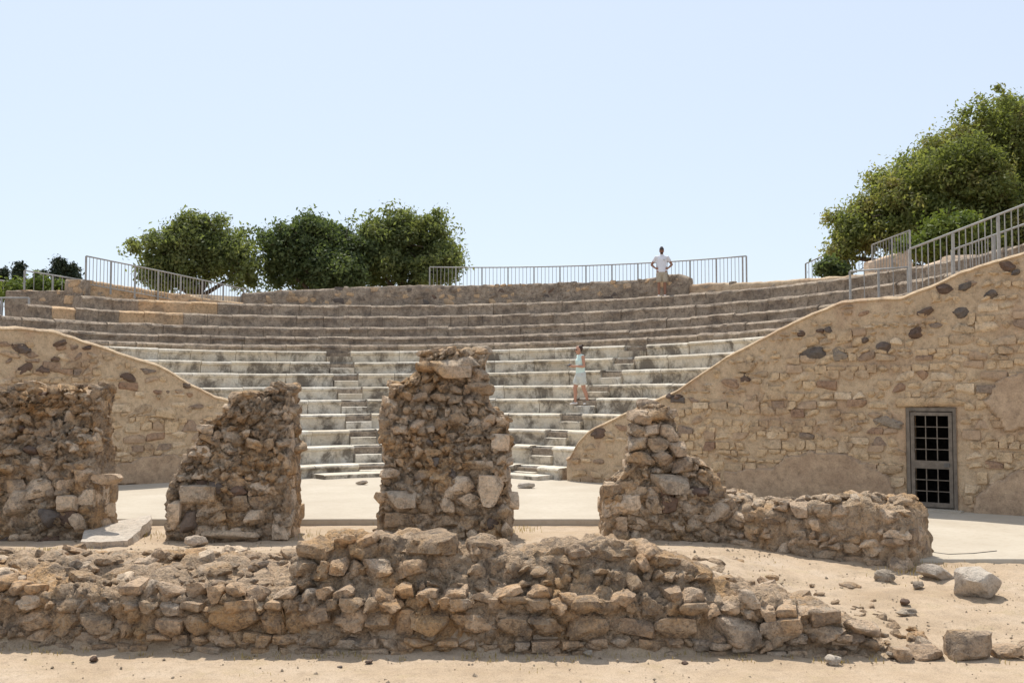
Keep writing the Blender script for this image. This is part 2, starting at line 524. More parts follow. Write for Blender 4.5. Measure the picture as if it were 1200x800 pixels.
def ground_z(x, y):
    # forecourt, raised fill behind the foundation wall, ground before the piers
    base = -0.45 + 0.02 * math.sin(x * 0.7 + 1) + 0.004 * y
    yf = Yf(x)
    fillL = interp([(yf + 0.3, 0.02), (11.9, 0.10), (12.8, 0.12), (14.2, 0.02), (15.6, -0.09), (18, -0.11)], y)
    fillR = interp([(yf + 0.1, -0.36), (12, -0.30), (14.4, -0.22), (18, -0.2)], y)
    tX = sstep(1.6, 4.0, x - 0.12 * (y - 10))
    fill = lerp(fillL, fillR, tX)
    t = sstep(yf + 0.02, yf + 0.3, y)
    z = lerp(base, fill, t)
    if y > 17.0: z = lerp(z, -0.35, sstep(18.2, 19.0, y))
    # plateau behind the seating
    r = math.hypot(x - CX, y - CY)
    behind = sstep(0.6, 2.0, y - max(wall_y(LW, x) if x < -6 else -99, wall_y(RW, x) if x > 1 else -99))
    if x < -6 or x > 1 or y > 30:
        if -6 <= x <= 1: behind = 1
        pl = 5.75 if y < 90 else 5.75 * (1 - sstep(90, 160, y))
        side = interp([(-40, 4.2), (-16, 4.4), (-12, 5.75), (7, 5.75), (9.5, 4.2), (40, 4.1)], x) / 5.75
        z = lerp(z, pl * side, sstep(15.4, 16.0, r) * behind)
    return z
def axis_pts(spec):
    out = [spec[0][0]]
    for (a, b, st) in spec:
        n = max(1, round((b - a) / st))
        out += [a + (b - a) * i / n for i in range(1, n + 1)]
    return out
def build_ground():
    xs = axis_pts([(-2500, -300, 550), (-300, -60, 40), (-60, -16, 4), (-16, -7.5, 0.5), (-7.5, 8.5, 0.07), (8.5, 18, 0.5), (18, 60, 4), (60, 300, 40), (300, 2500, 550)])
    ys = axis_pts([(-300, -20, 40), (-20, 7, 3), (7, 16.6, 0.07), (16.6, 19, 0.2), (19, 42, 0.5), (42, 100, 6), (100, 400, 30), (400, 3000, 400)])
    vs, fs = [], []
    for y in ys:
        for x in xs:
            z = ground_z(x, y)
            if -9 < x < 10 and 6 < y < 18:
                yf = Yf(x)
                amp = 0.02
                if y > yf + 0.2:
                    amp = lerp(0.05, 0.025, sstep(13.5, 15.5, y))
                n = fbm(Vector((x * 0.9, y * 0.9, 3.3)), 5)
                n2 = fbm(Vector((x * 5, y * 5, 7.3)), 4)
                z += amp * n + amp * 0.6 * n2
                if y > yf + 0.2 and y < 15.5:
                    q = Vector((x * 3.6 + 0.3 * n, y * 3.0, 2.0))
                    d1 = noise.voronoi(q)[0]
                    z += 0.075 * (min(1, (d1[1] - d1[0]) * 1.8) - 0.5) * (1 - sstep(13.0, 14.8, y)) * (1 - 0.75 * sstep(2.5, 4.5, x)) * (0.5 + 0.9 * max(0, noise.noise(Vector((x * .8, y * .8, 1)))))
            vs.append((x, y, z))
    nx = len(xs)
    for j in range(len(ys) - 1):
        for i in range(nx - 1):
            a = j * nx + i
            fs.append((a, a + 1, a + nx + 1, a + nx))
    tag(mesh_obj('ground', vs, fs, M['ground']), kind='structure')
build_ground()

# ---------------------------------------------------------------- orchestra floor slab
def floor_z(x): return lerp(0.0, -0.15, sstep(2.5, 6.5, x))
def build_floor():
    xs = axis_pts([(-16, 16, 0.4)])
    vs, fs = [], []
    rows = 26
    for x in xs:
        yf = 17.95 + 0.05 * math.sin(x * 1.7) + 0.03 * noise.noise(Vector((x * 2.3, 0, 0)))
        if x > 5.3: yf = 14.55 + 0.08 * math.sin(x * 1.1) + 0.05 * noise.noise(Vector((x * 2.3, 4, 0)))
        zt = floor_z(x)
        vs.append((x, yf + 0.03, -0.5))
        vs.append((x, yf, zt - 0.03))
        vs.append((x, yf + 0.02, zt))
        ye = 28.6
        if x > 1.2: ye = wall_y(RW, x) + 0.3
        if x < -6.4: ye = wall_y(LW, x) + 0.3
        for k in range(1, rows + 1):
            y = lerp(yf + 0.02, max(ye, yf + 0.5), k / rows)
            vs.append((x, y, zt + 0.008 * noise.noise(Vector((x, y, 1)))))
    m = rows + 3
    for i in range(len(xs) - 1):
        for j in range(m - 1):
            a = i * m + j
            fs.append((a, a + m, a + m + 1, a + 1))
    tag(mesh_obj('orchestra_floor', vs, fs, M['floor'], sharp=40), kind='structure')
build_floor()

# ---------------------------------------------------------------- generic column-lofted core
def loft(name, cols, mat, parent, amp=0.05, freq=2.5, octv=5, cap=True, seed=0.0, fix_bottom=True, sharp=None, amp_fn=None):
    """cols: list of cross sections (each the same number of world points)"""
    n = len(cols[0])
    vs, fs = [], []
    for c in cols:
        for p in c:
            p = Vector(p)
            q = p * freq + Vector((seed, seed * 1.7, seed * 0.3))
            a = amp if amp_fn is None else amp * amp_fn(p)
            d = Vector((fbm(q, octv), fbm(q + Vector((31, 7, 3)), octv), fbm(q + Vector((3, 57, 13)), octv) * 0.7)) * a
            vs.append(p + d)
    for i in range(len(cols) - 1):
        for j in range(n - 1):
            a = i * n + j
            fs.append((a, a + n, a + n + 1, a + 1))
    if cap:
        fs.append(tuple(range(n)))
        fs.append(tuple(reversed(range((len(cols) - 1) * n, len(cols) * n))))
    return mesh_obj(name, vs, fs, mat, parent, True, sharp)
def lumps(o, amp, freq, seed, mask=None, ridge=0.5):
    """push a core's surface out and in along its normals: cobble lumps, cracks and pits"""
    me = o.data
    org = wloc(o)
    nr = [Vector(n.vector) for n in me.vertex_normals]
    for v, n in zip(me.vertices, nr):
        p = v.co + org
        w = mask(p) if mask else 1.0
        if w <= 0: continue
        q = p * freq + Vector((seed, seed * 2, 0)) + 0.35 * Vector((noise.noise(p * 3), noise.noise(p * 3 + Vector((5, 5, 5))), noise.noise(p * 3 + Vector((9, 1, 5)))))
        d1 = noise.voronoi(q)[0]
        e = min(1.0, (d1[1] - d1[0]) * 2.2)
        h = amp * (e - 0.55)
        d2 = noise.voronoi(q * 2.7)[0]
        h += amp * ridge * (min(1.0, (d2[1] - d2[0]) * 2.0) - 0.5)
        v.co += n * (h * w)
    return o
def resample(pts, n):
    """n points evenly along a polyline"""
    L = [0]
    for a, b in zip(pts, pts[1:]): L.append(L[-1] + (Vector(b) - Vector(a)).length)
    out = []
    k = 0
    for i in range(n):
        s = L[-1] * i / (n - 1)
        while k < len(pts) - 2 and L[k + 1] < s: k += 1
        t = (s - L[k]) / max(1e-9, L[k + 1] - L[k])
        out.append(Vector(pts[k]).lerp(Vector(pts[k + 1]), min(1, t)))
    return out

# ---------------------------------------------------------------- foundation wall in the foreground
def build_foundation():
    root = thing('foundation_wall', (-0.5, 10.6, -0.45), 'long low ruined rubble wall of brown stones across the foreground', 'wall')
    low = [(-7, 0.17), (-5.3, 0.17), (-2.5, 0.15), (-2.1, 0.15), (1.6, 0.16), (2.0, 0.15), (2.7, 0.1), (3.1, 0.0), (3.45, -0.1), (3.65, -0.25), (3.9, -0.5)]
    up_px = [(338, 690), (348, 650), (362, 636), (385, 627), (440, 624), (480, 622), (505, 620), (525, 628), (543, 641), (560, 628), (585, 637), (620, 640), (660, 632), (700, 628), (755, 631), (785, 645), (812, 655), (840, 672), (870, 690)]
    up = [(atY(a, b, 10.9).x, atY(a, b, 10.9).z) for a, b in up_px]
    cols = []
    x = -7.0
    while x <= 3.9:
        yf = Yf(x)
        zl = interp(low, x)
        zu = max(interp(up, x) if up[0][0] <= x <= up[-1][0] else -9, zl + 0.02)
        back = 12.6 + 0.3 * math.sin(x * 1.3)
        zb = min(ground_z(x, back) - 0.05, zl)
        h = zu - zl
        pts = [(x, yf, -0.75), (x, yf + 0.03, zl - 0.05), (x, yf + 0.10, zl + 0.0), (x, yf + 0.24, zl + 0.03 + h * 0.1),
               (x, yf + 0.36, zl + h * 0.6), (x, yf + 0.46, zl + h * 0.93), (x, yf + 0.62, zu), (x, yf + 0.95, zu - h * 0.08), (x, yf + 1.35, lerp(zb, zu, 0.55)), (x, back, zb - 0.04), (x, back, -0.8)]
        if zu < zl + 0.1:      # eroded crust sloping back behind the low part
            t = 1 - sstep(1.2, 2.4, x)
            bk = lerp(back, 13.9, t); zbk = ground_z(x, bk) - 0.06
            pts = [(x, yf, -0.75), (x, yf + 0.03, zl - 0.05), (x, yf + 0.10, zl), (x, yf + 0.45, zl + 0.05 * t), (x, yf + 1.25, zl + 0.19 * t - 0.04 * (1 - t)), (x, lerp(yf + 1.25, bk, 0.5), lerp(zl + 0.15 * t, zbk, 0.4)), (x, bk, zbk), (x, bk, -0.8)]
        cols.append([q + Vector((0, 0.06, -0.01)) for q in resample(pts, 130)])
        x += 0.035
    core = loft('mortar_core', cols, M['fore_mortar'], root, amp=0.04, freq=3.2, octv=4, seed=4.0, sharp=50)
    front = lambda p: 1 - sstep(0.35, 0.75, p.y - Yf(p.x))
    lumps(core, 0.09, 5.0, 3.0, front, ridge=0.7)
    lumps(core, 0.10, 2.6, 8.0, lambda p: 1 - front(p), ridge=0.28)
    specs = []
    rnd = random.Random(5)
    # coursed face of the lower wall
    def face(u, z):
        s = (Yf(u + 0.05) - Yf(u - 0.05)) / 0.1
        return Vector((u, Yf(u) + 0.02 + 0.07 * fbm(Vector((u * 1.2, z * 1.2, 4)), 3), z)), math.atan(s) + 0.2 * math.sin(u * 4.1 + z * 3)
    lowin = lambda u, z: z < interp(low, u) + 0.02 and -6.6 < u < 3.6
    specs += lay_courses(face, -6.6, 3.6, -0.47, -0.36, lowin, (0.09, 0.12), (1.4, 3.0), FLATS + BLOCKS, [(1, M['fore_stone'])], 0.06, 0.3, 0.01, 0.06, rnd, keep=0.75)
    specs += lay_courses(face, -6.6, 3.6, -0.36, 0.26, lowin, (0.08, 0.25), (0.8, 2.2), BLOCKS + RUBBLE[:12], [(5, M['fore_stone']), (0.3, M['pier_block']), (3.5, M['fore_mortar'])], 0.045, 0.34, -0.012, 0.15, rnd, keep=0.86, drift=0.045)
    # stones along the ledge, larger and tilted, catching the sun
    x = -6.6
    while x < 3.4:
        w = rnd.uniform(0.12, 0.32)
        zt = interp(low, x + w / 2)
        h = rnd.uniform(0.10, 0.20)
        if rnd.random() < 0.85:
            specs.append((w * h * 1.5, rnd.choice(BLOCKS), M['fore_stone'], Vector((x + w / 2, Yf(x) + 0.17 + rnd.uniform(-0.03, 0.05), zt + 0.03 - h * 0.25 + rnd.uniform(-0.03, 0.04))),
                          (rnd.uniform(-0.2, 0.2), rnd.uniform(-0.25, 0.25), rnd.uniform(-0.3, 0.3)), (w, rnd.uniform(0.22, 0.34), h)))
        x += w * rnd.uniform(0.95, 1.25)
    # rubble of the raised middle
    upin = lambda u, z: up[0][0] + 0.05 < u < up[-1][0] - 0.1 and z < interp(up, u) - 0.02
    def face2(u, z):
        zl = interp(low, u); h = max(0.1, interp(up, u) - zl)
        t = min(1, max(0, (z - zl) / h))
        return Vector((u, Yf(u) + lerp(0.2, 0.46, t) + 0.06 * fbm(Vector((u * 2, z * 2, 9)), 3), z)), 0.0
    specs += lay_courses(face2, -2.3, 2.5, 0.2, 0.75, upin, (0.06, 0.18), (0.7, 2.2), RUBBLE + BLOCKS[:8], [(4, M['fore_stone']), (2, M['fore_mortar'])], 0.07, 0.24, -0.01, 0.45, rnd, keep=0.5, drift=0.05)
    # big rounded lumps on the crest
    for pxx, pyy, w, h in ((505, 634, 0.62, 0.26), (430, 640, 0.45, 0.22), (375, 645, 0.36, 0.3), (655, 646, 0.5, 0.2), (720, 640, 0.55, 0.2), (585, 648, 0.4, 0.18), (775, 655, 0.4, 0.2), (556, 640, 0.16, 0.22)):
        p = atY(pxx, pyy, 10.95)
        specs.append((9, rnd.choice(RUBBLE), M['fore_mortar'], p + Vector((0, 0, -0.04)), (rnd.uniform(-.2, .2), rnd.uniform(-.15, .15), rnd.uniform(-.4, .4)), (w, 0.5, h)))
    # broken stones in the fill behind
    for _ in range(560):
        x = rnd.uniform(-6.4, 4.3)
        y = Yf(x) + 0.25 + abs(rnd.gauss(0, 1.35))
        if y > 14.3: continue
        if up[0][0] - 0.1 < x < 1.9 and y < 12.1: continue
        s = min(0.26, max(0.05, rnd.lognormvariate(-2.45, 0.5)))
        z = ground_z(x, y)
        specs.append((s * s, rnd.choice(RUBBLE + BLOCKS), rnd.choice([M['fore_stone'], M['fore_mortar'], M['pier_block'], M['fore_mortar']]), Vector((x, y, (max(z, interp([(Yf(x), 0.15), (Yf(x) + 0.45, 0.2), (Yf(x) + 1.25, 0.33), (12.8, 0.2), (13.7, 0.02)], y)) if x < -2.2 else z) + s * 0.06)),
                      (rnd.uniform(-.4, .4), rnd.uniform(-.4, .4), rnd.uniform(0, 6.3)), (s * rnd.uniform(1, 1.6), s * rnd.uniform(0.8, 1.3), s * rnd.uniform(0.5, 0.8))))
    emit_stones(root, specs, 300, 'rubble_fill', M['fore_mortar'])
build_foundation()

# ---------------------------------------------------------------- piers of the stage building
def build_pier(label, L, Rr, yl, yr, y0, y1, zb, seed, batter=0.10, side='R', blocks=None, size=1.0, n_top=14):
    """L, Rr: outline pixels (px,py) top to bottom, measured at depths yl, yr"""
    lp = sorted([(atY(a, b, yl).z, atY(a, b, yl).x) for a, b in L])
    rp = sorted([(atY(a, b, yr).z, atY(a, b, yr).x) for a, b in Rr])
    zt = max(lp[-1][0], rp[-1][0])
    xl = lambda z: interp(lp, z)
    xr = lambda z: interp(rp, z)
    root = thing('ruined_pier', ((xl(zb) + xr(zb)) / 2, (y0 + y1) / 2, zb), label, 'pier', 'piers of the ruined stage building')
    fy = lambda z: y0 + (batter + 0.08) * max(0, z - 0.7) + 0.05 * sstep(0.5, 0.8, z)
    by = lambda z: y1 - 0.02 * max(0, z)
    hol = lambda x, z: 0.16 * fbm(Vector((x * 1.5, z * 1.5, seed)), 3) * sstep(0.1, 0.9, z) * min(1.0, 0.5 * (xr(z) - xl(z)))
    rings = []
    nz = int((zt - zb + 0.3) / 0.03)
    nsx, nsy = 68, 34
    def ring(z, zz, inset):
        x0 = xl(z) + inset; x1 = xr(z) - inset
        if x0 > x1: x0 = x1 = (x0 + x1) / 2
        ya = fy(z) + inset; yb = max(by(z) - inset, ya + 0.05)
        pts = []
        for i in range(nsx): pts.append((lerp(x0, x1, i / nsx), ya + (hol(lerp(x0, x1, i / nsx), zz) if inset < 0.1 else 0)))
        for i in range(nsy): pts.append((x1, lerp(ya, yb, i / nsy)))
        for i in range(nsx): pts.append((lerp(x1, x0, i / nsx), yb))
        for i in range(nsy): pts.append((x0, lerp(yb, ya, i / nsy)))
        return [Vector((p[0], p[1], zz)) for p in pts]
    for k in range(nz + 1):
        z = lerp(zb - 0.3, zt, k / nz)
        rings.append((ring(z, z, 0.03), z))
    for k in range(1, 8):
        rings.append((ring(zt, zt + 0.0, 0.05 + k / 7.0 * 0.6), zt))
    vs, fs = [], []
    n = 2 * (nsx + nsy)
    for rg, z in rings:
        a = lerp(0.035, 0.10, sstep(0.5, 1.3, z))
        for p in rg:
            q = p * 2.6 + Vector((seed, seed, 0))
            q2 = p * 9 + Vector((seed, 0, seed))
            d = Vector((fbm(q, 5), fbm(q + Vector((9, 31, 2)), 5), 0.6 * fbm(q + Vector((19, 3, 22)), 5)))
            d += 0.3 * Vector((fbm(q2, 3), fbm(q2 + Vector((9, 31, 2)), 3), fbm(q2 + Vector((4, 4, 4)), 3)))
            vs.append(p + d * a)
    for i in range(len(rings) - 1):
        for j in range(n):
            j2 = (j + 1) % n
            fs.append((i * n + j, i * n + j2, (i + 1) * n + j2, (i + 1) * n + j))
    fs.append(tuple(range((len(rings) - 1) * n, len(rings) * n)))
    core = mesh_obj('mortar_core', vs, fs, M['pier_mortar'], root, True, 55)
    lumps(core, 0.115, 6.0, seed, lambda p: 0.3 if min(abs(p.x - xl(p.z)), abs(p.x - xr(p.z))) < 0.1 else 1.0, ridge=0.7)
    rnd = random.Random(seed)
    specs = []
    ins = lambda u, z: xl(z) - 0.02 < u < xr(z) + 0.02 and z < zt
    face = lambda u, z: (Vector((u, fy(z) + hol(u, z) + 0.02, z)), 0.25 * math.sin(u * 3 + z * 5))
    # lower part: squared blocks in courses; upper: eroded rubble core
    specs += lay_courses(face, xl(zb), xr(zb) + 0.1, zb, 0.62, ins, (0.15, 0.32), (0.8, 1.9), BLOCKS + RUBBLE[:6], [(3, M['pier_stone']), (1.2, M['pier_block']), (1.5, M['pier_mortar']), (0.3, M['dark_stone'])], 0.03, 0.3, -0.01, 0.09, rnd, drift=0.03)
    specs += lay_courses(face, xl(zb), xr(zb) + 0.1, 0.6, zt, ins, (0.06 * size, 0.20 * size), (0.7, 2.0), RUBBLE + BLOCKS[:6], [(3.5, M['pier_stone']), (3.5, M['pier_mortar']), (0.25, M['dark_stone']), (0.5, M['pier_block'])], 0.075, 0.3, -0.02, 0.45, rnd, keep=0.66, drift=0.06)
    for sd in ('R', 'L'):
        xe = xr if sd == 'R' else xl
        ang = math.pi / 2 if sd == 'R' else -math.pi / 2
        def sface(u, z, xe=xe, sd=sd, ang=ang):
            return Vector((xe(z) + (-0.02 if sd == 'R' else 0.02), u, z)), ang
        sin_ = lambda u, z: fy(z) - 0.02 < u < by(z) + 0.02 and z < zt
        tall = sd == side
        specs += lay_courses(sface, y0, y1, zb, zt, sin_, (0.2, 0.36) if tall else (0.14, 0.26), (0.8, 1.7), BLOCKS + (FLATS if tall else RUBBLE), [(3, M['pier_block']), (2, M['pier_stone'])], 0.03 if tall else 0.07, 0.26, 0.0, 0.06 if tall else 0.2, rnd, keep=0.9)
    for _ in range(n_top):
        for _try in range(20):
            x = rnd.uniform(xl(zb), xr(zb)); 
            z = zt
            while z > 0.6 and not (xl(z) + 0.05 < x < xr(z) - 0.05): z -= 0.03
            if z > 0.6: break
        s = rnd.uniform(0.12, 0.3)
        specs.append((s * s, rnd.choice(RUBBLE), rnd.choice([M['pier_stone'], M['pier_mortar']]), Vector((x, rnd.uniform(fy(z) + 0.05, by(z) - 0.1), z + s * 0.12)),
                      (rnd.uniform(-.3, .3), rnd.uniform(-.3, .3), rnd.uniform(0, 6)), (s * 1.4, s * 1.1, s * 0.7)))
    for (px, py, w, h, kind) in (blocks or []):
        p = atY(px, py, y0)
        specs.append((9, rnd.choice(BLOCKS), M[kind], Vector((p.x, fy(p.z) + 0.10, p.z)), (rnd.uniform(-.05, .05), rnd.uniform(-.06, .06), rnd.uniform(-.08, .08)), (w, 0.4, h)))
    emit_stones(root, specs, 300, 'rubble', M['pier_stone'])
    return root
build_pier('leftmost rubble pier, cut off by the left picture edge',
           [(-20, 474), (-60, 480), (-75, 520), (-80, 660)], [(136, 457), (137, 500), (139, 550), (141, 600), (142, 640)], 16, 17.05, 16.0, 17.05, -0.12, 21.0, 0.12, 'R',
           [(122, 562, 0.42, 0.18, 'pier_stone'), (20, 590, 0.34, 0.4, 'pier_stone'), (58, 607, 0.3, 0.3, 'dark_stone'), (80, 590, 0.3, 0.26, 'pier_block'), (90, 612, 0.26, 0.3, 'pier_block')])
build_pier('stepped rubble pier second from the left, beside the tilted slab',
           [(287, 458), (262, 468), (254, 485), (225, 502), (221, 528), (206, 540), (202, 560), (193, 567), (191, 600), (189, 640)], [(352, 462), (354, 480), (355, 520), (356, 560), (357, 600), (352, 640)], 16, 17.05, 16.0, 17.05, -0.12, 33.0, 0.13, 'R',
           [(232, 580, 0.55, 0.3, 'pier_stone'), (222, 612, 0.26, 0.34, 'dark_stone'), (270, 628, 0.9, 0.16, 'pier_block'), (300, 605, 0.34, 0.2, 'pier_block'), (205, 605, 0.2, 0.46, 'pier_block')])
build_pier('tallest rubble pier in the middle, rounded boulders on top',
           [(497, 413), (489, 425), (488, 440), (456, 456), (446, 475), (444, 500), (447, 530), (445, 560), (441, 585), (437, 640)], [(569, 418), (571, 445), (572, 472), (588, 486), (597, 494), (598, 530), (599, 560), (602, 600), (600, 640)], 16, 17.05, 16.0, 17.05, -0.12, 47.0, 0.10, 'R',
           [(525, 432, 0.75, 0.30, 'pier_stone'), (545, 425, 0.5, 0.26, 'pier_stone'), (540, 570, 0.55, 0.3, 'pier_block'), (575, 575, 0.4, 0.5, 'pier_block'), (560, 545, 0.5, 0.14, 'pier_stone'), (470, 585, 0.5, 0.26, 'pier_stone')])
build_pier('lowest rubble pier, a flat capped stump right of the middle opening',
           [(742, 480), (740, 500), (737, 528), (730, 545), (708, 565), (701, 577), (700, 640)], [(786, 479), (791, 492), (797, 510), (803, 535), (836, 548), (852, 575), (866, 592), (869, 640)], 17.0, 16.0, 16.0, 17.05, -0.15, 61.0, 0.14, 'L',
           [(752, 489, 0.36, 0.24, 'pier_stone'), (775, 487, 0.38, 0.22, 'pier_mortar'), (750, 505, 0.3, 0.24, 'pier_mortar'), (768, 505, 0.32, 0.2, 'pier_block'), (787, 508, 0.3, 0.26, 'pier_stone'), (752, 521, 0.36, 0.24, 'pier_stone'), (775, 521, 0.4, 0.22, 'pier_mortar'), (795, 527, 0.3, 0.24, 'pier_stone'), (750, 538, 0.4, 0.24, 'pier_mortar'), (778, 538, 0.36, 0.26, 'pier_stone'), (803, 545, 0.36, 0.26, 'pier_stone'), (730, 592, 0.55, 0.36, 'pier_block'), (785, 568, 0.6, 0.3, 'pier_stone'), (842, 600, 0.42, 0.3, 'pier_stone')])

# ---------------------------------------------------------------- low wall running right from the last pier
def build_low_wall():
    A = Vector((3.1, 16.3, 0)); B = Vector((5.38, 14.15, 0))
    d = (B - A).normalized(); nrm = Vector((d.y, -d.x, 0))
    if nrm.y > 0: nrm = -nrm
    Lg = (B - A).length
    ang = math.atan2(d.y, d.x)
    root = thing('low_wall', ((A + B) / 2 + Vector((0, 0, -0.25))), 'knee-high eroded rubble wall running right from the lowest pier', 'wall')
    top = [(0, 0.60), (0.5, 0.52), (1.0, 0.52), (1.7, 0.64), (2.5, 0.74), (2.95, 0.70), (3.1, 0.52), (Lg, 0.40)]
    top = [(s, z - 0.04) for s, z in top]
    cols = []
    s = 0
    while s <= Lg + 0.001:
        p = A + d * s
        zt = interp(top, s)
        q = [p + Vector((0, 0, -0.5)), p + Vector((0, 0, zt - 0.1)), p - nrm * 0.1 + Vector((0, 0, zt - 0.02)), p - nrm * 0.35 + Vector((0, 0, zt + 0.02)), p - nrm * 0.85 + Vector((0, 0, zt + 0.03)), p - nrm * 0.95 + Vector((0, 0, zt - 0.1)), p - nrm * 1.0 + Vector((0, 0, -0.5))]
        cols.append(resample(q, 60))
        s += 0.04
    lumps(loft('mortar_core', [[q - nrm * 0.04 for q in c] for c in cols], M['pier_mortar'], root, amp=0.05, freq=2.8, octv=6, seed=9.0, sharp=50), 0.07, 4.2, 9.0)
    rnd = random.Random(9)
    face = lambda u, z: (A + d * u + Vector((0, 0, z)), ang)
    ins = lambda u, z: -0.1 < u < Lg and z < interp(top, u) + 0.02
    specs = lay_courses(face, 0, Lg, -0.28, 0.62, ins, (0.14, 0.26), (0.9, 2.2), BLOCKS, [(3, M['pier_stone']), (1, M['pier_block']), (1, M['pier_mortar'])], 0.04, 0.3, 0.0, 0.1, rnd, keep=0.85, drift=0.03)
    eface = lambda u, z: (B - nrm * u + Vector((0, 0, z)), ang + math.pi / 2)
    specs += lay_courses(eface, 0, 1.0, -0.28, 0.42, lambda u, z: 0 < u < 1 and z < 0.36 - 0.1 * u, (0.16, 0.26), (0.9, 1.8), BLOCKS, [(1, M['pier_stone'])], 0.1, 0.3, 0.0, 0.15, rnd)
    for _ in range(46):
        u = rnd.uniform(0, Lg); v = rnd.uniform(0.05, 0.9); s = rnd.uniform(0.08, 0.22)
        specs.append((s * s, rnd.choice(RUBBLE), rnd.choice([M['pier_mortar'], M['pier_stone']]), A + d * u - nrm * v + Vector((0, 0, interp(top, u) + 0.02)), (rnd.uniform(-.3, .3), rnd.uniform(-.3, .3), rnd.uniform(0, 6)), (s * 1.4, s * 1.1, s * 0.6)))
    emit_stones(root, specs)
build_low_wall()

